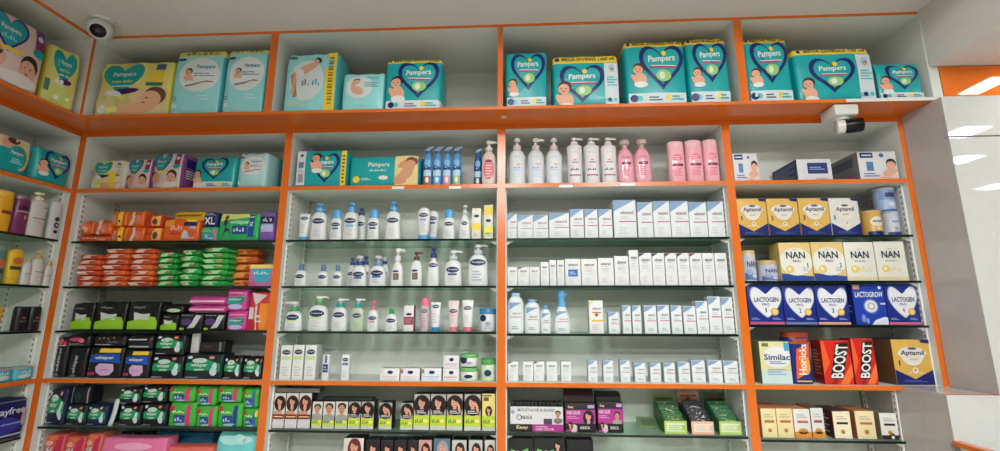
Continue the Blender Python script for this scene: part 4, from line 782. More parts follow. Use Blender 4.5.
        c.lathe([(hb-.001, rn*.9, rn*.9), (hb+ch*.35, rn*.8, rn*.8), (hb+ch*.45, rn*1.5, rn*1.5), (hb+ch*.85, rn*1.7, rn*1.7), (hb+ch, rn*1.3, rn*1.3)], capm, 18); c.build('cap', t, True)
    return t
def l_cet(logo=LOGO, lv=.66, sub=None, lw=.36, text='Cetaphil', small=M(196, 200, 208)):
    def f(p):
        p.ell(.5, lv, lw, .075*min(2.2, max(1, p.w/p.h*2.2)), logo, 1.2); p.text(text, .5-lw*.75, lv-.028, .5+lw*.75, lv+.03, WHT, 2.4)
        if sub: p.rect(.24, lv-.21, .74, lv-.13, sub, 1.4, 6, 1)
        p.lines(.24, .14, .7, lv-.24, 4, small, 1.3)
    return f
SKY = M(86, 168, 222, rough=.3); SK = 'white skincare bottles'
def tube(row, x0, x1, ytop, label, body=WHT, capm=SKY, style=None, group='skincare tubes', back=0.0):
    w = row.place(x0, x1, ytop, 0, back)[1]; P, w, h, rz = row.place(x0, x1, ytop, 0, back+w*.37); w -= .001; t = tag(empty('cream_tube', P, rz), label, 'tube', group); hc = h*.14
    pf = [(0, .41, .36), (.1, .42, .36), (.4, .445, .29), (.7, .47, .17), (.93, .495, .05), (.94, .5, .012), (1, .5, .012)]
    hh = h-hc
    b = MB(); b.lathe([(hc+q*hh, w*a, w*c) for q, a, c in pf], body, 22, 2.2); b.build('body', t, True)
    S0 = cyl_surface([(q, w*a, w*c) for q, a, c in pf], 2.2, hh); l = MB()
    if style: style(Pr(l, lambda u, v, o: (lambda r: (r[0], r[1], r[2]+hc))(S0(u, v, o)), w, hh)); l.build('printed_label', t, True)
    c = MB(); c.lathe([(0, w*.36, w*.33), (.002, w*.385, w*.35), (hc, w*.39, w*.35)], capm, 20); c.build('cap', t, True); return t
# skincare bay, upper glass shelf
tube(G1, 299, 309.5, 214, 'small white tube on blue cap beside slotted strip', style=l_cet(lv=.8))
bottle(G1, 311.3, 327.7, 204, 212, 'white lotion bottle with sky blue pump beside small white tube', 'baby', capm=SKY, style=l_cet(), group=SK, nz=0)
bottle(G1, 330.5, 342.5, 210, 217, 'white bottle with wide sky blue cap between two blue pumps', 'baby', cap='dome', capm=SKY, style=l_cet(sub=M(70, 110, 170)), group=SK)
bottle(G1, 343.5, 359, 203, 211.5, 'white lotion bottle with sky blue pump before the navy pump bottle', 'baby', capm=SKY, style=l_cet(sub=M(120, 190, 220)), group=SK, nz=0)
bottle(G1, 355.5, 366.5, 208.5, 215, 'white bottle with navy blue pump behind the front row', 'baby', capm=M(34, 84, 150), style=l_cet(), nz=0, group=SK, back=.07)
bottle(G1, 367.5, 380, 209.5, 216.5, 'white bottle with wide sky blue cap in front of navy pump bottle', 'baby', cap='dome', capm=SKY, style=l_cet(sub=M(60, 80, 120)), group=SK)
bottle(G1, 385.7, 401.3, 202, 211, 'white lotion bottle with sky blue pump standing alone mid shelf', 'baby', capm=SKY, style=l_cet(sub=None), group=SK, nz=0)
bottle(G1, 417.7, 430, 208, 208.5, 'white inverted bottle standing on blue cap, front of two', 'inv', cap='base', capm=SKY, style=l_cet(lv=.72, sub=M(150, 160, 210)), group=SK)
bottle(G1, 428, 438.5, 211, 211.5, 'white inverted bottle on blue cap, behind the other', 'inv', cap='base', capm=SKY, style=l_cet(lv=.7, sub=M(90, 90, 130)), group=SK, back=.06)
bottle(G1, 443.3, 455.3, 209.5, 216.5, 'white bottle with wide sky blue cap near yellow cartons', 'baby', cap='dome', capm=SKY, style=l_cet(), group=SK)
bottle(G1, 459, 470.7, 205.5, 214, 'slim white bottle with clear white pump beside yellow carton', 'slim', capm=M(210, 218, 226), style=l_cet(lv=.62, lw=.26), group=SK, nz=0)
def c_cyel(p, k, r, l):
    p.ell(.5, .74 if not k.get('hi') else .54, .3, .05, LOGO, 2); p.rect(.02, .3, .98, .5, M(240, 218, 60), 2) if not k.get('hi') else (p.rect(.02, .7, .98, .95, M(236, 208, 80), 2), p.rect(.02, .16, .98, .38, M(236, 228, 90), 2)); p.lines(.2, .08, .8, .2, 2, M(190, 180, 130), 2)
carton(G1, 471.7, 481, 208, .045, c_cyel, 'white skincare carton with yellow band beside slim pump bottle', group='skincare cartons', front=M(238, 238, 228), k={})
carton(G1, 483.7, 493, 205, .045, c_cyel, 'taller yellow and white skincare carton against the orange post', group='skincare cartons', front=M(238, 236, 220), k={'hi': 1})
# middle glass shelf
NV = M(40, 76, 140, rough=.3); BR = M(96, 66, 62)
bottle(G2, 295, 307, 264, 270, 'small white bottle with blue flip cap nearest slotted strip', 'lotion', cap='flip', capm=M(80, 130, 180), style=l_cet(lv=.6), group=SK)
bottle(G2, 317.5, 328.5, 265, 271, 'small white bottle with blue flip cap, middle of three', 'lotion', cap='flip', capm=M(90, 130, 170), style=l_cet(lv=.6), group=SK)
bottle(G2, 332.5, 342.5, 265, 271, 'small white bottle with blue flip cap beside paired navy pumps', 'lotion', cap='flip', capm=M(90, 130, 170), style=l_cet(lv=.6), group=SK)
bottle(G2, 352, 367, 256, 265, 'squat white bottle with navy pump, first of two in front', 'lotion', capm=NV, headm=M(220, 226, 232), style=l_cet(lv=.55, sub=M(60, 90, 160)), nz=0, group=SK)
bottle(G2, 369.7, 386.5, 256, 265, 'squat white bottle with navy pump before the white pump bottle', 'lotion', capm=M(120, 150, 190), headm=M(224, 228, 232), style=l_cet(lv=.6, sub=M(70, 110, 190)), nz=0, group=SK)
bottle(G2, 347, 357, 258, 265, 'white bottle mostly hidden behind first navy pump bottle', 'lotion', capm=NV, style=l_cet(lv=.6), nz=0, group=SK, back=.09)
bottle(G2, 360, 371, 256.5, 264.5, 'white navy pump bottle behind, between the two squat ones', 'lotion', capm=NV, style=l_cet(lv=.6), nz=0, group=SK, back=.09)
bottle(G2, 379.5, 389, 257, 264, 'white pump bottle peeking out behind second squat bottle', 'lotion', capm=NV, headm=WHT, style=l_cet(lv=.6), nz=0, group=SK, back=.09)
def l_brown(p): p.ell(.42, .58, .26, .04, LOGO, 1.2); p.rect(.24, .24, .68, .5, M(110, 84, 80), 1.2); p.lines(.3, .28, .6, .46, 3, M(160, 140, 136), 2)
bottle(G2, 391.3, 404, 248.5, 261, 'slim white pump bottle with brown square label', 'slim', capm=WHT, style=l_brown, group=SK)
bottle(G2, 410.3, 422.5, 252, 260, 'white bottle with dark brown pump and brown label', 'lotion', capm=BR, headm=BR, style=l_brown, group=SK)
bottle(G2, 427.3, 439.5, 248, 257.5, 'slim white bottle with dark blue pump', 'slim', capm=M(30, 60, 130), headm=M(36, 70, 140), style=l_cet(lv=.72, small=M(200, 215, 205)), nz=0, group=SK)
bottle(G2, 444.5, 462, 250.5, 259.5, 'large white bottle with white pump and navy oval, second largest', 'lotion', capm=M(210, 220, 228), headm=WHT, style=l_cet(lv=.6, sub=M(60, 90, 150)), group=SK)
bottle(G2, 468, 488.3, 244.5, 254, 'biggest white lotion bottle with white pump beside orange post', 'lotion', capm=M(206, 216, 226), headm=WHT, style=l_cet(lv=.72, lw=.38, small=M(160, 180, 205)), group=SK)
# lower glass shelf
GRN = M(80, 160, 100, rough=.3); TLC = M(44, 170, 166, rough=.3); PNK = M(228, 120, 140, rough=.3); LIME = M(196, 224, 160)
bottle(G3, 285.7, 303, 301.5, 310.5, 'white bottle with green collared pump facing the side post', 'lotion', capm=GRN, headm=WHT, style=l_cet(lv=.66, sub=LIME), group=SK, nz=-1)
bottle(G3, 308.7, 328.7, 296, 304.5, 'large white bottle with green collared pump', 'lotion', capm=GRN, headm=M(240, 244, 226), style=l_cet(lv=.66, sub=LIME), group=SK)
bottle(G3, 332.3, 347.7, 298.5, 306.5, 'white bottle with teal collared pump', 'lotion', capm=TLC, headm=WHT, style=l_cet(lv=.66), group=SK)
bottle(G3, 351.3, 364.3, 298.5, 307, 'clear see through bottle with teal pump', 'round', body=film(206, 222, 200, .3), capm=TLC, headm=M(220, 235, 238), style=l_cet(lv=.64, lw=.32, small=M(150, 176, 140)), group=SK)
bottle(G3, 367.7, 378.7, 301, 309.5, 'white bottle with coral pink pump', 'lotion', capm=PNK, headm=PNK, style=l_cet(lv=.6, sub=M(206, 140, 150)), group=SK, nz=0)
bottle(G3, 385.3, 397.7, 308.5, 313.5, 'short white bottle with green flip cap', 'lotion', cap='flip', capm=M(60, 160, 90), style=l_cet(lv=.6), group=SK)
def c_redb(p, k, r, l): p.ell(.5, .66, .3, .05, LOGO, 2); p.rect(.02, .25, .98, .56, M(150, 70, 84), 2); p.lines(.15, .3, .85, .5, 3, M(190, 130, 140), 3)
carton(G3, 403.7, 413.7, 305.5, .04, c_redb, 'tall white skincare carton with dark red block', group='skincare cartons', front=M(240, 238, 238), side=M(150, 70, 84), k={})
bottle(G3, 420.7, 429, 298, 306, 'see through pinkish toner bottle with coral cap', 'straight', body=film(226, 206, 214, .3), cap='cyl', capm=PNK, style=l_cet(logo=M(40, 100, 120), lv=.8, small=M(200, 130, 150)), group=SK, dr=.8)
tube(G3, 430.7, 440.7, 302, 'white cream tube standing on bright blue cap', capm=M(50, 140, 200), style=l_cet(lv=.82, sub=M(230, 220, 190)))
tube(G3, 448, 459, 300.5, 'pale pink cream tube standing on pink cap', body=M(240, 220, 222), capm=M(226, 130, 150), style=l_cet(lv=.6, sub=M(240, 160, 180)))
tube(G3, 462, 473.7, 300, 'white cream tube standing on pink cap', capm=M(222, 120, 140), style=l_cet(lv=.7))
def t_jar(p): p.circ(.24, .76, .2*p.w, LOGO, 2); p.ell(.55, .45, .16, .1, M(150, 160, 200), 2); p.lines(.36, .15, .8, .35, 3, M(190, 200, 215), 2)
tin(G3, 479.5, 496, 308.5, 'large white cream jar with blue lid', M(60, 130, 176, rough=.3), M(236, 240, 242), t_jar, 'cream_jar', 'jar', 'cream jars', lidh=.24, rim=False)
# orange lower shelf
def c_cet(p, k, r, l): p.ell(.5, .8, .38, .07, LOGO, 2); p.text('Cetaphil', .22, .78, .78, .825, WHT, 3); p.rect(.1, .58, .9, .68, k.get('c', M(190, 222, 150)), 2); p.lines(.2, .1, .8, .4, 4, M(206, 210, 212), 2)
for i, (a, c, y) in enumerate([(280, 291.5, 345.5), (292.3, 303.3, 345), (304.5, 316, 345)]):
    carton(WS, a, c, y, .05, c_cet, 'tall white carton with green band, %s of three at shelf end' % ['nearest the post', 'middle', 'farthest from post'][i], group='skincare cartons', front=M(238, 240, 238), side=M(206, 210, 208), k={})
def c_navy(p, k, r, l): p.rect(.1, .3, .9, .62, M(30, 60, 110), 2); p.rect(.3, .66, .7, .96, M(90, 120, 160), 2); p.lines(.2, .36, .8, .56, 2, M(150, 180, 220), 3)
carton(WS, 322.3, 328.7, 354.5, .03, c_navy, 'tiny white carton with navy block', group='skincare cartons', front=M(232, 236, 240), k={})
carton(WS, 341.3, 349, 354.5, .03, c_cet, 'tiny white carton with small navy oval standing alone', group='skincare cartons', front=M(238, 240, 240), k={'c': M(100, 130, 160)})
def c_flat(p, k, r, l): p.ell(.52, .68, .15, .14, LOGO, 2); p.rect(.1, .3, .9, .36, k['c'], 2); p.rect(.02, .6, .14, .9, k['e'], 2); p.lines(.2, .08, .8, .24, 1, M(200, 204, 208), 2)
for i, (a, c, kk) in enumerate([(380, 399.5, {'c': M(220, 180, 190), 'e': M(226, 190, 200)}), (400.3, 419.8, {'c': M(230, 190, 190), 'e': M(180, 90, 90)}), (421.3, 441.5, {'c': M(120, 180, 220), 'e': M(160, 120, 100)})]):
    carton(WS, a, c, 368.3, .06, c_flat, 'low flat white soap carton, %s' % ['first of three from the gap', 'between two similar ones', 'with blue line beside stacked pair'][i], group='skincare cartons', front=M(240, 240, 240), side=M(206, 208, 210), k=kk)
carton(WS, 442.7, 459, 368.5, .05, c_flat, 'small white carton with red base, lower of stacked pair', group='skincare cartons', front=M(238, 238, 238), k={'c': M(200, 110, 110), 'e': M(220, 220, 224)})
hc = WS.place(442.7, 459, 368.5)[2]
carton(WS, 443.3, 459, 355.5, .05, c_flat, 'small white carton with pink line, upper of stacked pair', group='skincare cartons', front=M(238, 236, 238), k={'c': M(200, 120, 140), 'e': M(220, 220, 224)}, dz=hc+.0008)
LGRN = M(110, 180, 110, rough=.3)
def t_jar2(p): p.ell(.5, .5, .24, .2, LOGO, 2); p.rect(.06, .05, .94, .2, LIME, 2, 8, 1)
tin(WS, 460, 478.5, 367, 'white cream jar with green lid, lower of stacked pair', LGRN, M(238, 240, 236), t_jar2, 'cream_jar', 'jar', 'cream jars', lidh=.28, rim=False)
hj = WS.place(460, 478.5, 367)[2]
tin(WS, 460, 478.5, 353.5, 'white cream jar with green lid, upper of stacked pair', LGRN, M(238, 240, 236), t_jar, 'cream_jar', 'jar', 'cream jars', lidh=.28, dz=hj+.0008, rim=False)
tin(WS, 480.7, 496.3, 358.5, 'single white cream jar with darker green lid beside post', M(84, 160, 80, rough=.3), M(220, 236, 210), t_jar2, 'cream_jar', 'jar', 'cream jars', lidh=.25, rim=False)
# orange top shelf, skincare and carton bays
def l_air(c):
    def f(p): p.rect(.12, .02, .88, .3, c, 1.2, 6, 2); p.ell(.5, .18, .2, .09, WHT, 1.8); p.rect(.1, .5, .9, .58, M(20, 50, 120), 1.3, 6, 1); p.ell(.38, .56, .2, .07, M(20, 46, 116), 1.7); p.ell(.38, .57, .11, .035, M(120, 190, 230), 2.2); p.rect(.1, .3, .9, .48, M(176, 214, 236), 1.2, 6, 1); p.ell(.5, .72, .34, .1, M(120, 180, 224), 1.2)
    return f
AIR = M(84, 150, 206, rough=.25)
for i, (a, c, col, nm) in enumerate([(423.7, 432.7, M(150, 100, 80), 'brown'), (433.2, 442.4, M(70, 160, 220), 'bright blue'), (442.9, 452, M(214, 150, 180), 'pink'), (452.5, 461.7, M(150, 196, 100), 'green')]):
    bottle(T, a, c, 147.5, 155, 'blue air freshener can with %s picture band, one of four abreast' % nm, 'can', body=AIR, cap='trigger', capm=M(50, 96, 150), headm=M(120, 150, 176), style=l_air(col), group='air freshener cans', cat='spray can', name='spray_can', dr=.9)
bottle(T, 474, 482, 149.5, 156, 'lone blue air freshener can behind the pink pump bottle', 'can', body=M(44, 90, 150, rough=.25), cap='trigger', capm=M(50, 96, 150), headm=M(120, 150, 176), style=l_air(M(90, 80, 110)), group='air freshener cans', cat='spray can', name='spray_can', dr=.9, back=.03)
def l_pinkb(p): p.star([(.5+.36*math.cos(a), .45+.3*math.sin(a)) for a in [i*math.pi/10 for i in range(20)]], (.5, .45), M(224, 120, 130), 1.2); p.rect(.28, .66, .72, .71, M(90, 30, 60), 1.9, 5, 1); p.lines(.28, .2, .7, .6, 5, M(240, 190, 196), 1.9); p.ell(.5, .8, .05, .02, M(226, 120, 90), 1.3)
bottle(T, 481.7, 497, 141.5, 151.5, 'pale bottle with pink label and white pump beside centre post', 'oval', body=M(234, 216, 206, rough=.3), capm=M(238, 226, 220), headm=M(240, 236, 232), style=l_pinkb, group='body wash bottles', name='body_wash_bottle')
def l_dove(c1, c2):
    def f(p): p.scrib(.3, .75, .7, .81, M(180, 190, 208), 1.3, 4); p.ell(.6, .56, .18, .03, c1, 1.3); p.scrib(.28, .44, .72, .5, c2, 1.3, 5); p.rect(.28, .38, .72, .41, M(160, 200, 235), 1.3, 5, 1); p.lines(.2, .2, .8, .34, 3, M(206, 222, 236), 1.3)
    return f
DW = M(228, 234, 240, rough=.3)
for i, (a, c) in enumerate([(509.2, 525.2), (527.8, 544), (546, 562)]):
    bottle(T, a, c, 139, 150.5, 'rounded white pump bottle, %s of three on orange top shelf' % ['nearest the centre post', 'middle', 'last'][i], 'round', body=DW, capm=M(206, 200, 196), headm=M(226, 224, 222), style=l_dove(M(220, 190, 140), M(90, 150, 210)), group='white pump bottles', name='shampoo_bottle', nz=1 if i == 1 else 0, dr=.62)
def l_dov2(p): p.scrib(.3, .77, .7, .82, M(200, 190, 205), 1.3, 4); p.ell(.5, .6, .12, .025, M(226, 150, 150), 1.3); p.rect(.3, .52, .7, .55, M(150, 140, 160), 1.3, 5, 1); p.rect(.22, .44, .5, .46, M(150, 200, 226), 1.3, 5, 1); p.scrib(.2, .33, .74, .4, M(70, 76, 110), 1.3, 5); p.rect(.14, .2, .86, .235, M(180, 100, 140), 1.3, 6, 1)
for i, (a, c) in enumerate([(566.8, 582.4), (583.8, 599.4), (600.8, 616.4)]):
    bottle(T, a, c, 138.5, 145.5, 'waisted square shouldered white pump bottle, %s of three' % ['nearest the rounded bottles', 'middle', 'nearest the pink bottles'][i], 'square', body=M(232, 230, 234, rough=.3), capm=M(228, 226, 226), headm=M(236, 234, 232), style=l_dov2, group='white pump bottles', name='shampoo_bottle', dr=.62)
def l_jb(p): p.scrib(.26, .7, .76, .76, M(200, 90, 120), 1.3, 7); p.rect(.22, .52, .78, .59, M(110, 46, 76), 1.3, 6, 1); p.ell(.5, .555, .12, .02, M(230, 160, 180), 2); p.lines(.34, .2, .66, .48, 5, M(206, 120, 150), 1.3)
for i, (a, c) in enumerate([(617.4, 633.2), (634, 650.4)]):
    bottle(T, a, c, 141 if i == 0 else 140.5, 149 if i == 0 else 148.3, 'translucent pink bottle with clear knob cap, %s' % ['beside the white pump bottles', 'beside the empty shelf gap'][i], 'oval', body=M(232, 166, 186, rough=.14), cap='knob', capm=M(196, 176, 170, rough=.2), style=l_jb, group='pink baby bottles', name='baby_lotion_bottle', dr=.55)
def l_pow(p): p.ell(.5, .7, .3, .1, M(232, 120, 140), 1.3); p.lines(.2, .6, .8, .76, 3, M(240, 190, 200), 2); p.rect(.2, .46, .82, .53, M(120, 40, 66), 1.4, 6, 1); p.ell(.4, .5, .12, .04, M(180, 80, 110), 2); p.lines(.26, .18, .76, .42, 5, M(226, 110, 135), 1.3)
for i, (a, c) in enumerate([(667.7, 684.3), (685.3, 702.3), (703, 720.3)]):
    bottle(T, a, c, [142.7, 141.5, 141][i], [149, 148, 147.5][i], 'tall pink powder bottle with flat cap, %s' % ['nearest the shelf gap', 'middle of three', 'against the shelf end'][i], 'straight', body=M(238, 178, 190, rough=.14), cap='cyl', capm=M(236, 190, 198, rough=.2), style=l_pow, group='pink powder bottles', name='powder_bottle', dr=.62)
# carton bay bottles
def l_seb(p): p.poly([(.1, .82), (.1, .62), (.4, .71), (.92, .82)], LBL, 1.6); p.text('sebamed', .3, .5, .8, .56, GREY, 1.3); p.rect(.2, .42, .86, .44, REDL, 1.3, 6, 1); p.lines(.25, .1, .7, .2, 2, M(150, 160, 175), 1.3)
bottle(G3C, 507.7, 523.7, 293, 296, 'tallest white wash bottle with pale blue disc cap by the post', 'round', cap='disc', capm=M(150, 186, 216), style=l_seb, group='white wash bottles', name='wash_bottle', body=M(234, 240, 244))
bottle(G3C, 524.7, 540, 299.3, 302, 'medium white wash bottle with blue corner mark', 'round', cap='disc', capm=M(110, 160, 200), style=l_seb, group='white wash bottles', name='wash_bottle', body=M(234, 240, 244))
bottle(G3C, 540.7, 550.8, 305.5, 309, 'small white wash bottle with blue cap', 'round', cap='disc', capm=M(96, 150, 196), style=l_seb, group='white wash bottles', name='wash_bottle', body=M(234, 240, 244))
bottle(G3C, 553, 570.5, 290.5, 306.5, 'pear shaped white bottle with sky blue foam pump', 'drop', cap='foam', capm=M(96, 166, 214), style=l_seb, group='white wash bottles', name='wash_bottle', body=M(234, 240, 244), dr=.6)
# side wall bottles
def l_sh(p): p.rect(.3, .5, .8, .6, M(120, 40, 60), 1.3, 6, 1); p.ell(.5, .55, .2, .05, M(150, 60, 40), 1.6)
def l_sil(p): p.rect(.2, .68, .85, .8, M(60, 20, 50), 1.3, 6, 1); p.rect(.12, .62, .9, .66, M(190, 150, 190), 1.4, 6, 1); p.ell(.6, .48, .08, .06, M(220, 150, 60), 1.4)
def l_wh(p): p.rect(.2, .48, .9, .5, INK, 1.3, 6, 1); p.rect(.6, .8, .84, .82, M(150, 60, 90), 1.3, 3, 1); p.lines(.3, .3, .7, .4, 2, M(200, 206, 212), 1.3)
def l_hs(p): p.ell(.55, .55, .24, .06, M(40, 50, 66), 1.3); p.ell(.56, .38, .24, .08, INK, 1.3); p.ell(.56, .38, .1, .035, M(222, 226, 230), 1.8); p.ell(.56, .2, .2, .05, INK, 1.3)
SB = 'hair care bottles on the side wall'
bottle(LG1, -4, 16, 190, 196, 'big yellow shampoo bottle at the picture edge', 'straight', body=M(232, 176, 40, rough=.25), cap='cyl', capm=M(236, 190, 60), style=l_sh, group=SB, name='shampoo_bottle', dr=.7)
bottle(LG1, 15.5, 32, 194.5, 199, 'maroon and purple shampoo bottle with silver cap', 'straight', body=M(120, 56, 100, rough=.25), cap='cyl', capm=M(150, 140, 140, metal=.6), style=l_sil, group=SB, name='shampoo_bottle', dr=.7)
bottle(LG1, 30.5, 50, 191.5, 200, 'big white shampoo bottle with cream pump on side wall', 'square', body=M(226, 222, 224), capm=M(230, 222, 190), style=l_wh, group=SB, name='shampoo_bottle', nz=0, dr=.6)
bottle(LG1, 51, 65.5, 202, 203, 'white shampoo bottle with black lettering next to corner post', 'straight', body=M(222, 226, 230), cap='dome', capm=M(230, 232, 234), style=l_hs, group=SB, name='shampoo_bottle', dr=.55)
def l_gar(p): p.ell(.5, .6, .3, .12, M(210, 110, 60), 1.3); p.rect(.15, .3, .85, .42, M(60, 80, 60), 1.3)
bottle(LG2, -5, 7, 246, 250, 'teal and red shampoo bottle cut by picture edge', 'straight', body=M(90, 130, 120), cap='cyl', capm=M(120, 150, 140), style=l_gar, group=SB, name='shampoo_bottle', dr=.6)
bottle(LG2, 9, 25, 248.5, 252, 'yellow bottle beside three small white pumps', 'inv', body=M(228, 190, 50, rough=.3), cap='base', capm=M(225, 180, 40), style=l_gar, group=SB, name='shampoo_bottle', dr=.6)
for i, (a, c, yt, yb) in enumerate([(24, 33, 258, 262), (33.5, 46, 251, 258), (46, 54.5, 261, 265)]):
    bottle(LG2, a, c, yt, yb, ['small white bottle with cream cap beside yellow bottle', 'white bottle with gold pump between two smaller ones', 'small white bottle with cream cap next to corner post'][i], 'round', body=M(226, 226, 224), cap='pump' if i == 1 else 'flip', capm=M(206, 176, 110), style=l_wh, group=SB, name='conditioner_bottle', nz=0, dr=.6)
def l_blk(p): p.scrib(.25, .42, .8, .48, M(150, 150, 155), 1.3, 4); p.ell(.5, .6, .14, .05, M(190, 60, 80), 1.3)
bottle(LG3, -8, 3, 306, 310, 'yellow bottle barely in view on side wall', 'straight', body=M(220, 176, 50), cap='cyl', capm=M(220, 180, 60), group=SB, name='shampoo_bottle', dr=.6)
bottle(LG3, 17, 29.5, 306.5, 309, 'black bottle with red mark, farther from corner post', 'straight', body=BLACK, cap='cyl', capm=M(28, 28, 32), style=l_blk, group=SB, name='shampoo_bottle', dr=.7)
bottle(LG3, 30.5, 43, 306.5, 309, 'black bottle with red mark, nearer the corner post', 'straight', body=BLACK, cap='cyl', capm=M(28, 28, 32), style=l_blk, group=SB, name='shampoo_bottle', dr=.7)
# ------------------------------------------------------------------ pad packs and small pouches (pads bay)
GB = M(28, 150, 96, rough=.3); LIM = M(150, 205, 50, rough=.35); MAG = M(206, 70, 150, rough=.35); ORG = M(232, 104, 36, rough=.3); LIL = M(206, 176, 214); PADW = M(214, 226, 236)
def pad(row, x0, x1, ytop, style, label, ybase=None, d=.07, body=BLACK, group=None, back=0.0, rot=0.0, dz=None, r=.009, bulge=.007, wr=.0012, band=0, bandm=None, low=0, lowm=None, name='pad_pack', cat='pad pack', lean=0.0, k=None, crimp=.1):
    dz = dz or 0.0
    P, w, h, rz = spot(row, x0, x1, ytop, d, dz=dz, back=back, gap=.004, rot=rot)
    b = MB(); mf = lambda f, X, Z: bandm if band and Z > 1-band else (lowm if low and Z < low else body)
    S, SR, SL = rbox(b, w, h, d, r, mf, bulge=bulge, nx=5, nz=5, wrinkle=wr, crimp=crimp, seed=int(x0*13+ytop), vlines=[v for v in (1-band, low) if 0 < v < 1], lean=lean)
    if style: style(Pr(b, S, w, h), k or {})
    o = b.build(name, loc=P, rz=rz, smooth=True); tag(o, label, cat, group); return h
def s_whi(p, k):
    g = k.get('g', GB)
    p.poly([(.05, .62), (.3, .74), (.62, .78), (.95, .62), (.95, .3), (.7, .36), (.35, .32), (.05, .36)], g, 2); p.ell(.42, .74, .2, .1, M(190, 220, 200), 2.6); p.text('whisper', .2, .46, .64, .64, WHT, 4); p.rect(.3, .36, .56, .41, M(200, 225, 210), 4, 3, 1)
    p.ell(.8, .3, .09, .16, PADW, 5, rot=.2); p.ell(.82, .5, .06, .16, PADW, 5, rot=-.1); p.ell(.72, .86, .07, .06, k.get('dot', M(226, 130, 120)), 4); p.ell(.14, .86, .07, .06, M(200, 220, 225), 4); p.lines(.06, .05, .4, .1, 1, M(200, 205, 210), 4)
def s_blu(p, k):
    p.rect(.3, .82, .92, .95, YEL, 2); p.poly([(.05, .5), (.12, .76), (.9, .8), (.97, .48), (.6, .52)], M(28, 84, 180), 2); p.text('whisper', .22, .58, .78, .72, WHT, 4); p.star([(.3, .2), (.45, .08), (.7, .1), (.82, .25), (.78, .46), (.4, .48), (.28, .36)], (.55, .28), LIL, 4); p.rect(.42, .26, .68, .29, M(220, 100, 160), 6, 3, 1); p.rect(.04, .1, .26, .2, M(170, 50, 110), 4)
    for i in range(4): p.circ(.08+.02*(i % 2), .3+.14*i, .012*p.w, M(190, 200, 220), 5)
def s_blk(p, k):
    p.vtext('whisper', .34, .14, .62, .74, M(190, 194, 200), 3, lean=.1); p.ell(.4, .07, .16, .04, M(120, 124, 130), 3)
    if k.get('fl'): p.ell(.35, .88, .2, .07, M(206, 80, 110), 3); p.ell(.7, .84, .1, .06, M(210, 60, 60), 3); p.rect(.02, .78, .8, .8, M(200, 200, 204), 4, 4, 1)
def s_topbk(p, k):
    p.ell(.45, .6, .34, .16, k.get('c', M(200, 70, 110)), 2); p.ell(.7, .5, .12, .2, M(226, 110, 140), 3); p.lines(.1, .12, .8, .3, 2, M(150, 150, 156), 3)
def s_dots(p, k):
    for i in range(4): p.circ(.22+.15*i, .66+.06*(i % 2), .012*p.w*1.6, k.get('c', M(220, 205, 120)), 3)
    p.scrib(.5, .32, .84, .5, M(130, 110, 170), 3); p.rect(.1, .14, .6, .2, M(190, 195, 205), 3)
def s_lime(p, k):
    p.poly([(.04, .04), (.04, .3), (.3, .36), (.5, .5), (.9, .46), (.97, .3), (.97, .04)], LIM, 2); p.star([(.28, .36), (.7, .36), (.76, .58), (.5, .56), (.24, .64)], (.5, .46), M(216, 220, 214), 3); p.text('whisper', .18, .74, .6, .84, M(150, 155, 150), 4); p.poly([(.72, .9), (.97, .96), (.97, .46), (.8, .5)], M(14, 16, 22), 3)
def s_sock(p, k):
    p.ell(.34, .5, .26, .2, M(84, 64, 116), 2); p.poly([(.4, .12), (.7, .16), (.82, .4), (.96, .84), (.72, .9), (.62, .46)], M(214, 214, 222), 4); p.scrib(.08, .83, .6, .91, M(170, 175, 180), 4, 7); p.ell(.16, .1, .12, .07, LIM, 3)
def s_mag(p, k):
    p.poly([(.06, .3), (.08, .62), (.9, .68), (.92, .4), (.6, .28)], M(40, 160, 150), 2); p.text('whisper', .14, .44, .8, .58, M(226, 240, 240), 4); p.ell(.5, .18, .36, .12, M(190, 190, 230), 3); p.rect(.58, .42, .9, .6, M(20, 130, 90), 3); p.rect(.1, .78, .9, .84, M(240, 150, 200), 3)
def s_red(p, k):
    p.poly([(.12, .98), (.82, .92), (.46, .7), (.4, .64), (.34, .68)], M(222, 214, 206), 3); p.rect(.06, .3, .3, .6, M(220, 210, 204), 3); p.rect(.36, .02, .46, .64, M(230, 220, 214), 3); p.rect(.46, .34, .7, .4, M(230, 215, 205), 4, 3, 1); p.rect(.46, .22, .7, .26, M(230, 215, 205), 4, 3, 1); p.rect(.56, .02, .98, .7, M(236, 140, 40), 2.5); p.rect(.02, .02, .4, .3, M(190, 40, 60), 2)
def s_org(p, k):
    v = k.get('v', 0)
    if v == 1: p.rect(.62, .04, .96, .96, YEL, 2); p.circ(.8, .32, .1*p.w, M(60, 40, 40), 4); p.ell(.3, .4, .24, .3, M(224, 150, 130), 3)
    elif v == 2: p.poly([(.3, .05), (.5, .5), (.4, .95), (.55, .95), (.66, .5), (.5, .05)], M(246, 220, 206), 3); p.ell(.75, .4, .16, .3, M(220, 120, 100), 3); p.rect(.04, .1, .2, .9, M(246, 150, 60), 2)
    elif v == 3: p.rect(.5, .1, .98, .9, M(240, 190, 90), 2); p.scrib(.1, .42, .5, .66, M(190, 40, 50), 4, 4); p.ell(.7, .4, .14, .26, M(110, 60, 60), 4)
    else: p.scrib(.2, .4, .66, .62, M(250, 226, 200), 3, 4); p.ell(.76, .36, .14, .2, M(226, 170, 140), 3)
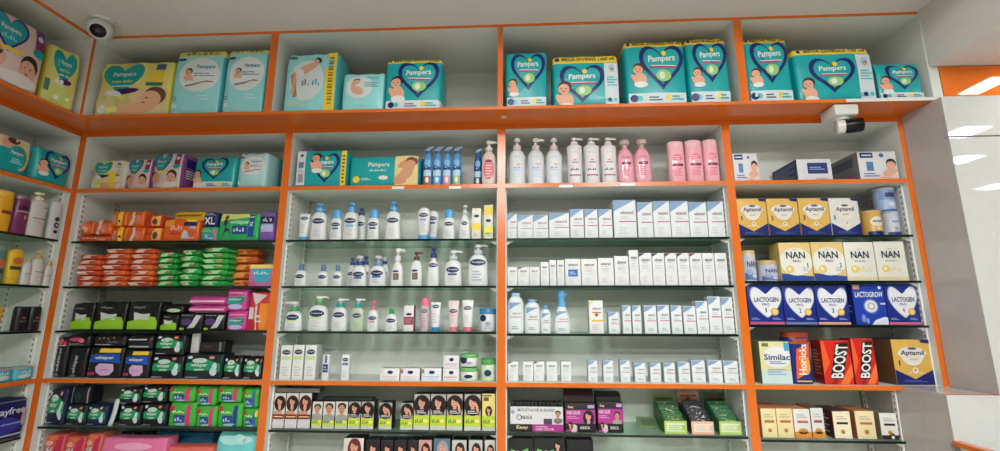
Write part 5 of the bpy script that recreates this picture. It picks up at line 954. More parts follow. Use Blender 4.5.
def s_orgph(p, k):
    p.rect(.04, .64, .3, .96, M(240, 160, 60), 2); p.scrib(.24, .48, .58, .72, M(246, 190, 190), 4, 5); p.scrib(.24, .28, .55, .42, M(200, 40, 60), 4, 4); p.poly([(.55, .1), (.9, .12), (.92, .66), (.78, .66), (.74, .4), (.62, .5)], M(206, 206, 206), 3); p.ell(.84, .36, .1, .2, M(210, 90, 60), 5); p.rect(.6, .68, .94, .86, M(30, 44, 100), 4); p.rect(.64, .86, .92, .98, YEL, 4)
def s_yel(p, k): p.lines(.1, .82, .9, .94, 1, M(160, 120, 30), 3); p.rect(.04, .04, .97, .72, M(240, 150, 30), 2)
def s_xl(p, k): p.text('XL', .12, .12, .88, .62, WHT, 3); p.lines(.15, .74, .85, .92, 2, M(180, 190, 225), 3)
def s_gp(p, k): p.rect(.08, .1, .9, .5, M(60, 150, 180), 2); p.text('XL', .3, .16, .76, .44, WHT, 4); p.rect(.78, .04, .96, .8, M(230, 100, 130), 3); p.lines(.1, .6, .7, .86, 2, M(160, 230, 190), 3)
def s_grn(p, k):
    p.poly([(.05, .98), (.05, .7), (.3, .78), (.9, .86), (.9, .98)], M(206, 222, 120), 2); p.text('whisper', .3, .56, .78, .76, M(190, 240, 210), 4); p.rect(.36, .24, .74, .54, M(40, 70, 140), 3); p.scrib(.4, .32, .7, .48, M(190, 210, 235), 5, 4); p.rect(.76, .14, .9, .96, M(24, 74, 150), 4); p.vtext('XL', .79, .5, .87, .72, WHT, 6)
    sk = M(60, 50, 70); p.ell(.18, .66, .05, .13, sk, 4); p.poly([(.12, .1), (.18, .5), (.3, .4), (.34, .1), (.28, .36), (.2, .34)], sk, 4); p.ell(.2, .85, .05, .08, M(120, 70, 60), 4)
def s_pur(p, k): p.rect(.03, .6, .97, .84, M(36, 30, 70), 2); p.scrib(.2, .65, .84, .79, WHT, 4, 5); p.rect(.08, .3, .92, .56, M(180, 190, 230), 2); p.circ(.2, .44, .1*p.w, WHT, 4)
def s_lg(p, k):
    c = k.get('c', M(206, 60, 120)); p.rect(.22, .16, .66, .5, M(40, 76, 140), 2); p.scrib(.28, .24, .6, .42, M(190, 212, 235), 4, 3); p.rect(.68, .06, .84, .9, c, 3); p.scrib(.16, .58, .64, .7, M(220, 245, 200), 4, 6); p.ell(.12, .76, .1, .13, M(190, 60, 60), 3); p.ell(.55, .12, .25, .06, M(150, 200, 220), 2)
    if k.get('y'): p.rect(.78, .6, .96, .88, YEL, 5)
g = 'pants packs on upper glass shelf'
h = pad(G1, 71, 111, 235.3, s_org, 'flat orange pouch lying under two plump ones by slotted strip', body=M(222, 92, 40), group=g, r=.012, d=.12)
pad(G1, 71.5, 90, 221, s_org, 'plump orange pouch on flat pouch, nearer the side post', body=ORG, group=g, dz=h+.001, d=.1, r=.022, wr=.003)
pad(G1, 91, 111, 220, s_org, 'plump orange pouch on flat pouch, beside the standing orange packs', body=ORG, group=g, dz=h+.001, d=.1, r=.022, wr=.003, k={'v': 2})
for (a, c, v, nm, ym, yt) in ((112, 123.5, 1, 'with yellow stripe', 226.5, 211), (124.2, 144, 2, 'with pale streak', 226.5, 211), (144.8, 161.5, 3, 'with red name', 227, 215)):
    h = pad(G1, a, c, ym, s_org, 'orange pants pack %s, lower of its pair' % nm, body=ORG, group=g, k={'v': v}, d=.1)
    pad(G1, a, c, yt, s_org, 'orange pants pack %s, upper of its pair' % nm, body=ORG if v < 3 else M(212, 60, 40), group=g, k={'v': v}, dz=h+.001, d=.1)
pad(G1, 163, 199, 219, s_orgph, 'wide orange pants pack with grey figure and navy tab', body=ORG, group=g, d=.08)
pad(G1, 172, 203, 211.5, s_yel, 'yellow topped orange pack behind the wide orange pack', body=M(240, 196, 50), group=g, d=.08, back=.1)
h = pad(G1, 200.3, 217.5, 226.5, s_gp, 'green and pink pack under the navy XL pack', body=M(60, 180, 120), group=g, d=.08)
pad(G1, 203.5, 218, 212, s_xl, 'navy pack lettered XL', body=M(28, 36, 104), group=g, d=.08, dz=h+.001)
pad(G1, 218.5, 259, 213.5, s_grn, 'wide green pad pack with navy strip and dark figure', body=M(46, 176, 100), group=g, d=.08)
pad(G1, 259.8, 275, 212, s_pur, 'purple pad pack with navy band against the orange post', body=M(126, 90, 180), group=g, d=.08)
# lying pouches in stacks
def lie(row, x0, x1, ytop, n, what, where, c1, c2, group, d=.13, back=0.0, cut=0):
    P0, w, H, rz = row.place(x0, x1, ytop, 0, back); th = H/n; rnd = random.Random(int(x0))
    names = {5: ['bottom', 'second', 'middle', 'fourth', 'top'], 6: ['bottom', 'second', 'third', 'fourth', 'fifth', 'top'], 7: ['bottom', 'second', 'third', 'middle', 'fifth', 'sixth', 'top']}[n]
    for i in range(n):
        b = MB(); ww = w-.011-rnd.uniform(0, .005); hh = th-.0006; dd = d-rnd.uniform(0, .02)
        cc = [c1, c1, c2][rnd.randrange(3)]
        S, SR, SL = rbox(b, ww, hh, dd, hh*.47, lambda f, X, Z: cc, nx=5, nz=2, bulge=.002, wrinkle=.0006, seed=rnd.randrange(999))
        p = Pr(b, S, ww, hh); e = rnd.choice((.06, .7)); sh = rnd.choice((-.16, .16))
        p.para(.12+e*.2, .2, .5+e*.2, .8, sh, what[1], 1); p.rect(.62-e*.6, .36, .84-e*.6, .62, what[2], 1.6); p.para(.3, .7, .8, .86, sh*.5, what[1], 1.3)
        for sg in (-1, 1): b.box(min(sg*ww*.47, sg*(ww/2+.0015)), max(sg*ww*.47, sg*(ww/2+.0015)), -dd*.36, dd*.36, hh*.46, hh*.54, what[1])
        o = b.build('sanitary_pouch', loc=P0+Vector((rnd.uniform(-.001, .001), d/2+rnd.uniform(-.006, .004), i*th)), rz=rnd.uniform(-.07, .07), smooth=True)
        tag(o, '%s pouch, %s of the %s' % (what[0], names[i], where), 'pouch', group)
OW = ('orange', M(240, 200, 186), M(180, 80, 76)); GW = ('bright green', M(170, 232, 170), M(210, 130, 100)); AW = ('amber orange', M(240, 160, 80), M(190, 80, 40))
og = 'pouches stacked flat on middle glass shelf'
lie(G2, 75, 100, 254, 6, OW, 'first orange stack from the side post', M(222, 96, 46), M(206, 76, 40), og)
lie(G2, 100.5, 127, 248, 7, OW, 'second orange stack from the side post', M(224, 100, 44), M(210, 80, 42), og)
lie(G2, 127.5, 153.5, 248, 7, OW, 'third orange stack, touching the green pouches', M(228, 108, 46), M(208, 84, 46), og)
lie(G2, 154.3, 177, 252, 6, GW, 'first green stack, touching the orange pouches', M(40, 160, 66), M(30, 140, 60), og)
lie(G2, 177.5, 199, 249.5, 6, GW, 'middle green stack', M(48, 170, 76), M(30, 140, 60), og)
lie(G2, 199.6, 227.5, 247, 7, GW, 'last green stack, touching the amber pouches', M(44, 168, 70), M(34, 146, 66), og)
lie(G2, 229, 257, 248, 5, AW, 'short stack behind small yellow box', M(226, 116, 34), M(206, 96, 30), og, d=.1, back=.07)
def c_tealb(p, k, r, l): p.rect(0, .82, 1, 1, M(240, 220, 110), 1.5); p.poly([(.1, .8), (.95, .8), (.85, .2), (.3, .2)], M(60, 170, 200), 2); p.scrib(.2, .54, .86, .7, M(220, 240, 245), 3, 6); p.rect(.02, .02, .3, .2, M(206, 90, 150), 2)
carton(G2, 249, 272.5, 264.5, .05, c_tealb, 'small teal box with yellow top at shelf end before the amber pouches', 'box', None, 'wipes_box', M(196, 120, 170), M(110, 60, 110))
g = 'pad packs on lower glass shelf'
pad(G3, 71, 93.5, 303, s_lime, 'black and lime pad pack nearest the side post', group=g, d=.08)
pad(G3, 94.3, 126, 302, s_lime, 'wider black and lime pad pack, middle of three large', group=g, d=.08, wr=.002)
pad(G3, 127, 159.5, 301.5, s_lime, 'wider black and lime pad pack beside the small black one', group=g, d=.08)
h = pad(G3, 160.3, 178, 313.5, s_lime, 'small black and lime pad pack under black pouch', group=g, d=.08)
pad(G3, 161, 184, 304, lambda p, k: p.ell(.6, .3, .3, .2, M(190, 214, 170), 2), 'black pouch lying on small lime pack', group=g, d=.1, dz=h+.001, r=.014)
h1 = pad(G3, 179, 202.5, 313, s_sock, 'black pad pack with purple oval and white pad, nearer lime packs', group=g, d=.08, wr=.0004)
h2 = pad(G3, 203.2, 225, 313, s_sock, 'black pad pack with purple oval and white pad, beside magenta packs', group=g, d=.08, wr=.0004)
def s_pk(p, k): p.rect(.03, .3, .97, .52, M(240, 200, 226), 2, 8, 2)
hh = max(h1, h2)
ha = pad(G3, 188, 225.5, 305.2, s_pk, 'long magenta pouch lying, lower of two', body=MAG, group=g, d=.09, dz=hh+.0025, r=.012)
pad(G3, 188.5, 226, 296.5, s_pk, 'long magenta pouch lying, upper of two', body=MAG, group=g, d=.09, dz=hh+ha+.0045, r=.012)
h = pad(G3, 226.5, 246.5, 311, s_mag, 'magenta pad pack with teal band, lower of pair', body=MAG, group=g, d=.08, wr=.0005)
pad(G3, 226.5, 247, 289, s_mag, 'magenta pad pack with teal band, upper of pair', body=MAG, group=g, d=.08, dz=h+.002)
pad(G3, 248, 270, 292, s_red, 'tall red and orange pack with white funnel shapes by post', body=M(206, 56, 70), group=g, d=.08)
g = 'pad packs on orange lower shelf'
pad(WS, 49, 67.5, 337, s_blk, 'tall black pad pack with pink flower beside the side post', group=g, d=.08, k={'fl': 1}, back=.01)
h = pad(WS, 68.2, 86.5, 347, s_blk, 'black pad pack with upright lettering under pink flower pouch', group=g, d=.09, back=.01, wr=.0004)
pad(WS, 67.5, 90, 334.5, s_topbk, 'black pouch with pink flower lying on black pack', group=g, d=.09, dz=h+.002, r=.012)
h = pad(WS, 87.8, 122.5, 347, s_blu, 'large black and blue pad pack with yellow strip', group=g, d=.1, wr=.0004)
pad(WS, 93, 126, 334.5, s_dots, 'black pouch with yellow dots lying on large blue pack', group=g, d=.1, dz=h+.002, r=.014)
h = pad(WS, 123.5, 150, 350, s_blu, 'smaller black and blue pad pack with yellow strip', group=g, d=.09, wr=.0004)
pad(WS, 127.5, 153, 334.5, lambda p, k: (p.rect(.05, .62, .8, .7, M(200, 205, 215), 2), p.lines(.1, .1, .9, .3, 1, M(180, 185, 190), 2)), 'glossy black pouch lying on smaller blue pack', group=g, d=.09, dz=h+.002, r=.014)
h = pad(WS, 151, 183, 355.5, s_whi, 'green and black pad pack, lower of pair beside blue pack', group=g, d=.08, wr=.0004)
pad(WS, 155, 185, 334.5, s_whi, 'green and black pad pack, upper of pair beside blue pack', group=g, d=.08, dz=h+.002)
h = pad(WS, 184, 222.5, 354, s_whi, 'wide green and black pad pack under the white card', group=g, d=.09, wr=.0004, body=M(20, 40, 40))
b = MB(); P, w, hc, rz = WS.place(187.5, 195, 334, dz=h+.003); rbox(b, w, hc, .012, .002, lambda f, X, Z: M(214, 214, 210), nx=2, nz=2, wrinkle=.0006, bulge=.001); tag(b.build('card', loc=P+Vector((0, .03, 0)), smooth=True), 'upright white card strip on wide green pack', 'card')
b = MB(); P, w, hc, rz = WS.place(196.5, 223, 341, dz=h+.003); S, _, _ = rbox(b, w-.003, hc, .06, .008, lambda f, X, Z: BLACK, nx=4, nz=3); p = Pr(b, S, w, hc); p.rect(.1, .2, .72, .8, M(44, 36, 34), 1); p.rect(.78, .12, .86, .9, M(120, 126, 124), 1); p.rect(.2, .5, .5, .56, M(120, 80, 50), 2); tag(b.build('box', loc=P+Vector((0, .045, 0)), smooth=True), 'rounded black box on wide green pack', 'box')
bpy.data.objects['box'].name = 'cosmetics_box'
pad(WS, 223.5, 242, 356.5, s_whi, 'small green and black pad pack, next to wide green pack', group=g, d=.08)
pad(WS, 242.7, 262.5, 357, s_whi, 'small green and black pad pack against orange post', group=g, d=.08, k={'dot': M(230, 190, 170)})
g = 'pad packs on bottom glass shelf'
pad(LG, 43.5, 65.5, 388.5, s_whi, 'tall green and blue pad pack beside side post', group=g, d=.08, body=M(24, 34, 60))
h = pad(LG, 66.3, 86.5, 405, s_whi, 'green pad pack under dark folded pack', group=g, d=.08, wr=.0004, body=M(22, 40, 44))
def s_dk(p, k): p.rect(.02, .05, .07, .95, M(170, 174, 176), 2); p.rect(.92, .05, .97, .95, M(150, 154, 156), 2); p.ell(.4, .4, .2, .3, M(24, 60, 50), 2)
pad(LG, 72, 90, 386.5, s_dk, 'dark folded pack with pale edges on green pack', group=g, d=.07, dz=h+.002, body=M(22, 28, 34), back=.01)
pad(LG, 87.2, 107, 405, s_whi, 'green and navy pad pack beside white paper slip', group=g, d=.08, body=M(20, 36, 80), k={'dot': YEL})
b = MB(); a0, a1 = ony(108.5, 426.5, .022), ony(118, 398.5, .03); zz = LG.z; hh = a1.z-zz
b.grid(lambda u, v: (a0.x-.012+.022*u+(a1.x-a0.x)*v+.004*math.sin(v*3), .027-.004*math.sin(u*3.1)*(1-v*.5)+.002*v, zz+.0005+hh*v*(1-.12*abs(u-.6))), 5, 8, M(226, 230, 226))
o = b.build('paper_slip', smooth=True); md = o.modifiers.new('thick', 'SOLIDIFY'); md.thickness = .0008; md.offset = 0; tag(o, 'tilted white paper slip standing between green pad packs', 'paper')
h = pad(LG, 119, 141.5, 404.5, s_whi, 'green and black pad pack after paper slip, lower of pair', group=g, d=.08, wr=.0004)
pad(LG, 119, 141.5, 388, s_whi, 'green and black pad pack after paper slip, upper of pair', group=g, d=.08, dz=h+.002)
h = pad(LG, 142.3, 167, 403.5, s_whi, 'black and green pad pack beside light green packs, lower of pair', group=g, d=.08, wr=.0004, body=M(16, 20, 34))
pad(LG, 142.3, 167, 386, s_whi, 'black and green pad pack beside light green packs, upper of pair', group=g, d=.08, dz=h+.002, body=M(16, 20, 34))
LGN = M(70, 178, 66, rough=.35)
for i, (a, c, ym, yt, cu) in enumerate([(168.5, 195.5, 402.5, 386, M(206, 60, 120)), (196.2, 216.7, 406, 387, M(206, 60, 120)), (217.5, 242, 403, 386.5, M(30, 60, 140)), (242.7, 259, 408.5, 388.5, M(60, 90, 170))]):
    nm = ['nearest the black packs', 'second along', 'third along', 'by the post'][i]
    h = pad(LG, a, c, ym, s_lg, 'light green pad pack with %s strip, lower row, %s' % ('pink' if i < 2 else 'navy', nm), body=LGN, group=g, d=.08, wr=.0004, k={'c': cu, 'y': i == 3})
    pad(LG, a, c-.5, yt, s_lg, 'light green pad pack with %s strip, upper row, %s' % ('pink' if i < 3 else 'navy', nm), body=LGN, group=g, d=.08, dz=h+.002, k={'c': M(206, 60, 120) if i < 3 else cu})
g = 'packs on lowest row cut by the picture edge'
def s_pkr(p, k): p.ell(.5, .92, .3, .05, M(220, 120, 60), 2); p.ell(.3, .8, .2, .06, M(240, 170, 150), 2); p.rect(.62, .6, .95, .96, M(190, 40, 80), 2); p.scrib(.2, .6, .56, .72, WHT, 3, 4)
pad(LX_, 42, 62, 434.5, s_pkr, 'red and pink pack at picture bottom beside side post', body=M(206, 90, 86), group=g, d=.09)
pad(LX_, 62.8, 82.5, 436.5, s_pkr, 'red and pink pack at picture bottom, second from side post', body=M(210, 96, 90), group=g, d=.09)
pad(LX_, 83.3, 99, 434, s_pkr, 'red and yellow pack at picture bottom beside big pink pack', body=M(216, 110, 90), group=g, d=.09)
pad(LX_, 99.8, 164.5, 438.5, lambda p, k: p.ell(.5, .8, .3, .1, M(240, 170, 200), 2), 'big plain pink pack at picture bottom', body=M(232, 120, 168), group=g, d=.08)
pad(LX_, 116, 151, 432.5, lambda p, k: [p.ell(.15+.14*i, .93-.06*(i % 2), .06, .02, M(190, 200, 206), 2, rot=i) for i in range(6)], 'black pack with white leaf pattern behind big pink pack', group=g, d=.08, back=.11)
pad(LX_, 153, 177, 431, lambda p, k: p.rect(.4, .8, .5, .9, M(190, 210, 150), 2), 'teal blue pack behind, beside black leaf pack', body=M(30, 110, 140), group=g, d=.08, back=.11)
pad(LX_, 178, 211.5, 432.5, lambda p, k: p.text('whisper', .3, .84, .66, .9, M(150, 200, 230), 3), 'wide blue teal pack behind the red pack', body=M(24, 104, 146), group=g, d=.08, back=.11)
pad(LX_, 165.3, 211.5, 447, None, 'red and pink pack just showing at picture bottom', body=M(226, 110, 100), group=g, d=.08)
pad(LX_, 213, 256, 432.5, lambda p, k: (p.ell(.5, .85, .4, .1, M(170, 228, 224), 2), p.rect(.7, .84, .82, .9, M(220, 150, 150), 3)), 'crinkled aqua bag at picture bottom beside orange post', body=M(110, 206, 206), group=g, d=.12, r=.03, wr=.004, bulge=.015)
def s_sfree(p, k): p.text('Stayfree', .3, .58, .96, .8, M(200, 206, 226), 3); p.ell(.6, .36, .3, .2, M(50, 60, 160), 2); p.lines(.5, .36, .9, .44, 1, M(150, 160, 200), 3); p.rect(.02, .1, .98, .14, M(180, 186, 206), 3); p.rect(.02, .93, .98, .95, M(120, 126, 140), 3); p.ell(.96, .5, .06, .2, M(190, 150, 160), 3)
pad(LLG, -30, 33, 401, s_sfree, 'dark navy pad pack below side wall orange shelf', body=M(24, 26, 84), d=.1)
def s_aq(p, k): p.scrib(.3, .5, .8, .72, WHT, 3, 4); p.ell(.5, .3, .34, .16, M(220, 235, 240), 2); p.rect(.05, .86, .95, .95, M(220, 140, 150), 2)
pad(LW, -12, 12.5, 368.5, s_aq, 'small aqua soap pack at picture edge on side wall shelf', body=M(70, 180, 190), d=.06, group='soap packs')
pad(LW, 13.5, 34, 366.5, s_aq, 'small aqua soap pack beside corner post on side wall shelf', body=M(90, 190, 200), d=.06, group='soap packs')

# ------------------------------------------------------------------ hair colour and sachet displays
def c_hair(p, k, r, l):
    c = k['c']
    if c == 'red':
        p.rect(0, .3, 1, 1, M(226, 220, 214), 1); p.rect(0, 0, 1, .28, M(226, 222, 226), 1); p.lady(.52, .76, .3*p.w, 2, hair=k.get('hr', (36, 18, 20)), wave=1.15); p.rect(.0, .27, 1, .4, M(120, 40, 44), 8); p.lines(.1, .3, .9, .37, 1, M(226, 200, 150), 9); p.ell(.4, .44, .4, .06, M(200, 150, 120), 7.5)
        return
    p.rect(0, 0, 1, .16, M(200, 206, 200), 1); p.rect(0, .12, 1, .4, M(190, 210, 70), 1.5); p.scrib(.1, .2, .64, .32, M(80, 150, 60), 3, 5); p.ell(.76, .26, .16, .05, M(236, 230, 110), 3)
    if c == 'man': p.rect(0, .4, 1, 1, M(220, 220, 212), 1); p.man(.5, .74, .37*p.w, 2)
    elif c == 'yel': p.rect(0, .0, 1, 1, M(226, 214, 130), .5); p.rect(.1, .8, .5, .9, M(110, 80, 50), 2); p.rect(.06, .92, .7, .96, M(90, 120, 60), 2); p.lady(.5, .56, .18*p.w, 2); p.rect(.1, .1, .9, .2, M(190, 210, 70), 9)
    else:
        p.rect(0, .4, 1, 1, M(176, 168, 160), 1); p.lady(.5, .76, .29*p.w, 2, wave=1.25); p.rect(.12, .44, .9, .58, M(28, 26, 30), 8); p.lines(.2, .46, .8, .56, 2, M(226, 226, 226), 9)
        if c == 'hand': p.ell(.78, .62, .08, .14, M(214, 160, 135), 9.5, rot=.2)
g = 'hair colour boxes on bottom glass shelf'
HBX = [(272.5, 285, 393, 'red', 'hair colour box with dark fringe lady, beside the post'), (285.5, 297.8, 393, 'red', 'hair colour box with dark fringe lady, middle of first three'), (298.3, 311, 393, 'red', 'hair colour box with auburn lady beside men\'s boxes'),
 (312, 322.2, 401.5, 'man', 'small hair colour box with dark haired man, beside auburn lady box'), (322.8, 334.7, 401.5, 'man', 'small hair colour box with man, middle of three'), (335.2, 347.7, 401.5, 'man', 'small hair colour box with man, beside ladies\' boxes'),
 (348.2, 360.5, 401.5, 'lady', 'small lime banded lady hair box touching the men\'s boxes'), (361, 374, 401.5, 'lady', 'small lime banded lady hair box before the first gap'), (379, 392, 402.5, 'hand', 'small lime banded lady hair box standing alone between gaps'), (400.5, 413, 403, 'hand', 'small lime banded lady hair box against tall boxes'),
 (413.7, 429.7, 394, 'lady', 'tall lime banded lady hair box, first of four'), (430.3, 446, 394, 'lady', 'tall lime banded lady hair box, second of four'), (446.6, 462.7, 394, 'hand', 'tall lime banded lady hair box, hand raised, third of four'), (464.3, 481, 394, 'hand', 'tall lime banded lady hair box, hand raised, beside yellow box'), (482, 496, 393.5, 'yel', 'yellow hair colour box against the centre post')]
for i, (a, c, y, s, lb) in enumerate(HBX):
    carton(LG, a, c, y, .06, c_hair, lb, 'hair colour box', g, 'hair_colour_box', M(222, 218, 214) if s in ('red', 'man') else M(60, 54, 54), M(30, 28, 30), k={'c': s, 'hr': (60, 24, 22) if i == 2 else (36, 18, 20)})
b = MB(); P, w, hh, rz = LG.place(275, 318, 388.5, dz=LG.place(285, 298, 393, 0)[2]+.001); rbox(b, w, hh if .008 < hh < .03 else .016, .05, .002, lambda f, X, Z: M(120, 124, 122) if f == 'front' else M(60, 60, 62), nx=2, nz=2)
tag(b.build('carton', loc=P+Vector((0.004, .034, 0)), smooth=True), 'flat grey carton lying on the red banded hair boxes', 'carton')
b = MB(); P, w, hh, rz = LG.place(318, 372, 398.5, dz=LG.place(335, 348, 401.5, 0)[2]+.001); rbox(b, w-.01, max(.006, hh), .05, .002, lambda f, X, Z: M(36, 38, 40), nx=2, nz=2)
tag(b.build('carton', loc=P+Vector((0.004, .034, 0)), smooth=True), 'thin dark carton lying on the small hair boxes', 'carton')
g = 'hair colour boxes on lowest row'
def c_hair2(p, k, r, l):
    p.lady(.55, .8, .26*p.w, 2, hair=k.get('hr', (40, 20, 24)), wave=.9); p.rect(.02, .02, .98, .4, k.get('c', M(120, 30, 50)), 8)
LOWB = [(342.5, 363, 438, M(216, 210, 204), 'biggest hair colour box on lowest row, lady on white'), (364.5, 379, 440, 0, ''), (380, 392.5, 440.5, 0, ''), (393.3, 406, 440.5, 0, ''), (406.8, 417.3, 440.5, 0, ''), (418, 431.5, 440, M(206, 150, 150), ''), (433, 450, 438.5, M(90, 110, 130), ''), (451.5, 466.5, 440, M(190, 190, 186), ''), (468.5, 482.5, 440, M(190, 190, 188), ''), (484.5, 497, 440, M(200, 196, 190), '')]
od = ['', 'first', 'second', 'third', 'fourth', 'fifth', 'sixth', 'seventh', 'eighth', 'last']
for i, (a, c, y, f, lb) in enumerate(LOWB):
    carton(LX_, a, c, y, .07, c_hair2, lb or '%s hair colour box %s after the big white one, lowest row' % (('black', od[i]) if not f else ('pink' if i == 5 else 'blue grey' if i == 6 else 'pale', od[i])), 'hair colour box', g, 'hair_colour_box', f or M(34, 28, 34), M(20, 20, 22), k={'hr': (110, 40, 40) if i == 0 else (150, 150, 160) if i == 6 else (40, 20, 24)})
# moustache colour banner box with sachets, purple boxes
def c_banner(p, k, r, l):
    p.rect(0, .3, 1, 1, M(226, 226, 228), 1); p.text('MOUSTACHE & BEARD', .14, .8, .84, .92, M(110, 110, 116), 2); p.circ(.17, .57, .05*p.w, M(90, 90, 96), 2); p.circ(.17, .57, .038*p.w, M(226, 226, 228), 3); p.text('INDICA', .2, .5, .42, .64, M(60, 60, 66), 3); p.rect(.63, .3, .79, .52, M(70, 70, 76), 2); p.man(.9, .7, .055*p.w, 3, (110, 114, 120)); p.circ(.05, .78, .03*p.w, M(150, 150, 190), 2)
    p.rect(0, 0, .42, .3, M(40, 34, 36), 1); p.text('Easy', .12, .08, .34, .24, M(226, 206, 150), 2); p.rect(.42, 0, 1, .3, M(170, 50, 140), 1); p.text('HAIR COLOR', .48, .06, .82, .15, M(240, 220, 240), 2); p.rect(.48, .18, .7, .23, M(220, 150, 200), 2)
g = 'dark hair colour displays'
carton(LG, 510, 563.5, 406.5, .03, c_banner, 'wide white banner display box with bearded man and magenta strip', 'display box', g, 'display_box', M(60, 56, 60), M(36, 34, 36), k={})
P, w, hh, rz = LG.place(511, 562, 402, back=.045)
for i in range(13):
    b = MB(); rbox(b, w/13-.001, hh, .04, .003, lambda f, X, Z: M(26, 24, 28), nx=2, nz=2, wrinkle=.0008); tag(b.build('sachet', loc=P+Vector((-w/2+(i+.5)*w/13, .02, 0)), smooth=True), 'black sachet standing in row behind the white banner box', 'sachet', 'black sachets behind the banner')
def c_purp(p, k, r, l):
    p.rect(.02, .3, .98, .78, M(172, 50, 140), 1); p.text('Easy', .1, .82, .28, .92, M(226, 206, 150), 2); p.text('HAIR COLOR', .06, .62, .5, .74, M(240, 220, 240), 2); p.lines(.06, .46, .46, .58, 2, M(220, 150, 200), 2)
    (p.lady if k['w'] else p.man)(.76, .56, .12*p.w, 3); p.lady(.16, .26, .06*p.w, 4); p.ell(.28, .14, .12, .14, M(214, 190, 200), 4); p.rect(.38, .04, .98, .3, M(24, 22, 24), 8); p.text('INDICA', .48, .12, .8, .22, M(220, 220, 220), 9); p.rect(.74, .84, .96, .95, M(190, 150, 200), 2); p.rect(.02, .02, .38, .1, M(170, 50, 140), 3.4)
for (a, c, y, wm, lb) in ((565, 596, 403.5, 1, 'purple and black hair colour box with lady and raised dark lid'), (597.5, 623.3, 402, 0, 'purple and black hair colour box with man and rounded top')):
    P, w, hh, rz = spot(LG, a, c, y, .09); t = tag(empty('hair_colour_display', P), lb, 'display box', g); b = MB()
    S, SR, SL = rbox(b, w, hh, .09, .002, lambda f, X, Z: M(30, 26, 30), nx=2, nz=2, ny=1); c_purp(Pr(b, S, w, hh), {'w': wm}, None, None); b.build('body', t, True)
    b = MB(); lh = .03
    prof = [(-.02, 0), (.045, 0), (.045, lh), (.0, lh*.9), (-.02, lh*.45)] if not wm else [(.0, 0), (.045, 0), (.045, lh*1.5), (.03, lh*1.6), (0, lh*.7)]
    b.add([(sx*w*.49, y_, hh+.0004+z_) for sx in (-1, 1) for y_, z_ in prof], [(0, 1, 2, 3, 4), (9, 8, 7, 6, 5)]+[(i, i+5, (i+1) % 5+5, (i+1) % 5) for i in range(5)], M(60, 44, 46) if wm else M(34, 32, 36))
    b.build('lid', t)
# sachet displays: tray, header card, sachets standing inside
def sachet_display(x0, x1, yf, yt, tray, lb, sm, sl, hdr, nsac=6, topped=False):
    P, w, hf, rz = LG.place(x0, x1, yf, back=-.005); w -= .001; D = .15; t = tag(empty('sachet_display', P), lb, 'display box', 'sachet display trays'); hb = .105
    b = MB(); b.box(-w/2, w/2, 0, .0015, 0, hf, tray); b.box(-w/2, w/2, .0015, D, 0, .0015, tray)
    for sg in (-1, 1):
        x = sg*w/2; xi = x-sg*.0015
        b.add([(x, .0015, .0015), (x, D, .0015), (x, D, hb), (x, .0015, hf), (xi, .0015, .0015), (xi, D, .0015), (xi, D, hb), (xi, .0015, hf)], [(0, 1, 2, 3), (4, 7, 6, 5), (0, 4, 5, 1), (1, 5, 6, 2), (2, 6, 7, 3), (3, 7, 4, 0)], sm)
    q = Pr(b, lambda u, v, o: ((u-.5)*w, -o, v*hf), w, hf); q.rect(.1, .2, .9, .84, M(226, 236, 206) if tray != PEACH else M(240, 214, 196), 1); q.lines(.18, .3, .8, .72, 3, sl, 2); q.ell(.86, .5, .08, .2, sl, 2.5)
    b.build('tray', t)
    hz = LG.place(x0, x1, yt, back=D)[2]
    b = MB(); b.box(-w*.5, w*.5, D-.0018, D-.0003, .0018, hz, hdr); qq = Pr(b, lambda u, v, o: ((u-.5)*w, D-.0018-o, v*hz), w, hz); qq.rect(.1, .86, .9, .9, M(110, 60, 50), 1); qq.ell(.5, .8, .12, .04, M(110, 60, 50), 1); b.build('header_card', t)
    for i in range(nsac):
        b = MB(); hh = hf*.95+(hb*1.02-hf*.95)*(i+1)/nsac
        S, _, _ = rbox(b, w-.008, hh, .012, .004, lambda f, X, Z: sm, nx=4, nz=4, bulge=.003, wrinkle=.0012, seed=i+int(x0))
        p = Pr(b, S, w, hh); rnd = random.Random(i*7+int(x0))
        for j in range(4): p.ell(rnd.uniform(.2, .8), rnd.uniform(.8, .93), .1, .02, sl if j % 2 else M(226, 220, 190), 2, 8, 1, rot=rnd.uniform(-1, 1))
        o = b.build('sachet', loc=P+Vector((0, .014+(D-.03)*(i+.3)/nsac, .0024)), smooth=True)
        tag(o, 'sachet standing in the %s' % lb.split(',')[0], 'sachet', 'sachets in the %s' % lb.split(',')[0])
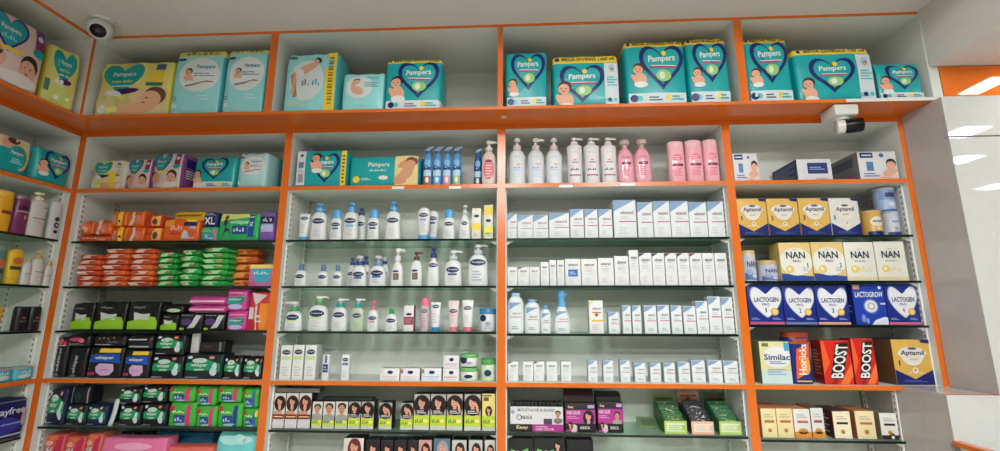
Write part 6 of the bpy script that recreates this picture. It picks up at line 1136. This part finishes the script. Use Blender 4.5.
PEACH = M(230, 180, 150); GT = M(176, 204, 112)
sachet_display(664.5, 687, 421, 394.5, GT, 'pale green sachet tray beside the lone loose sachet', M(56, 104, 60), M(150, 190, 90), M(120, 160, 84))
sachet_display(691.5, 714, 421.5, 391.5, PEACH, 'peach sachet tray, between the two green trays', M(50, 52, 62), M(190, 196, 190), M(206, 150, 120))
sachet_display(719.5, 741.5, 421.5, 392, GT, 'bright green sachet tray nearest the orange post', M(50, 110, 70), M(190, 200, 130), M(70, 90, 66), nsac=8, topped=True)
b = MB(); S, _, _ = rbox(b, .095, .006, .06, .0028, lambda f, X, Z: M(110, 138, 96), nx=4, nz=1, bulge=.001); b.box(-.03, .03, -.02, .015, .0061, .0064, M(84, 108, 76))
b.v = [(x, y, z+max(0, y+.028)*.55) for x, y, z in b.v]
q = onz(648, 427, LG.z); tag(b.build('sachet', loc=(q.x, q.y, LG.z), rz=-.1, smooth=True), 'dull green sachet lying with curled up edge on glass beside trays', 'sachet')
def c_dk(p, k, r, l):
    p.rect(.0, .0, 1, .82, M(30, 34, 34), 1); p.poly([(.05, .3), (.1, .78), (.4, .7), (.8, .8), (.95, .3)], M(90, 180, 80), 2); p.scrib(.12, .66, .6, .75, M(226, 240, 226), 4, 6)
    if k.get('w'): p.lady(.78, .84, .1*p.w, 3)
g = 'boxes on lowest row of carton bay'
carton(LX_, 508.5, 533, 438.5, .08, c_dk, 'dark box with green band beside centre post, lowest row', 'box', g, 'hair_colour_box', M(26, 28, 30), M(20, 20, 22), k={})
carton(LX_, 534, 565, 438, .08, c_dk, 'green and black box with lady, second on lowest row', 'box', g, 'hair_colour_box', M(30, 36, 32), M(24, 26, 24), k={'w': 1})
carton(LX_, 567, 594, 440, .1, lambda p, k, r, l: (p.rect(.1, .8, .9, .97, M(30, 30, 34), 1), p.rect(.04, .3, .96, .7, M(40, 40, 46), 1)), 'plain black box with pale edge, third on lowest row', 'box', g, 'hair_colour_box', M(18, 18, 22), M(30, 30, 34), k={})
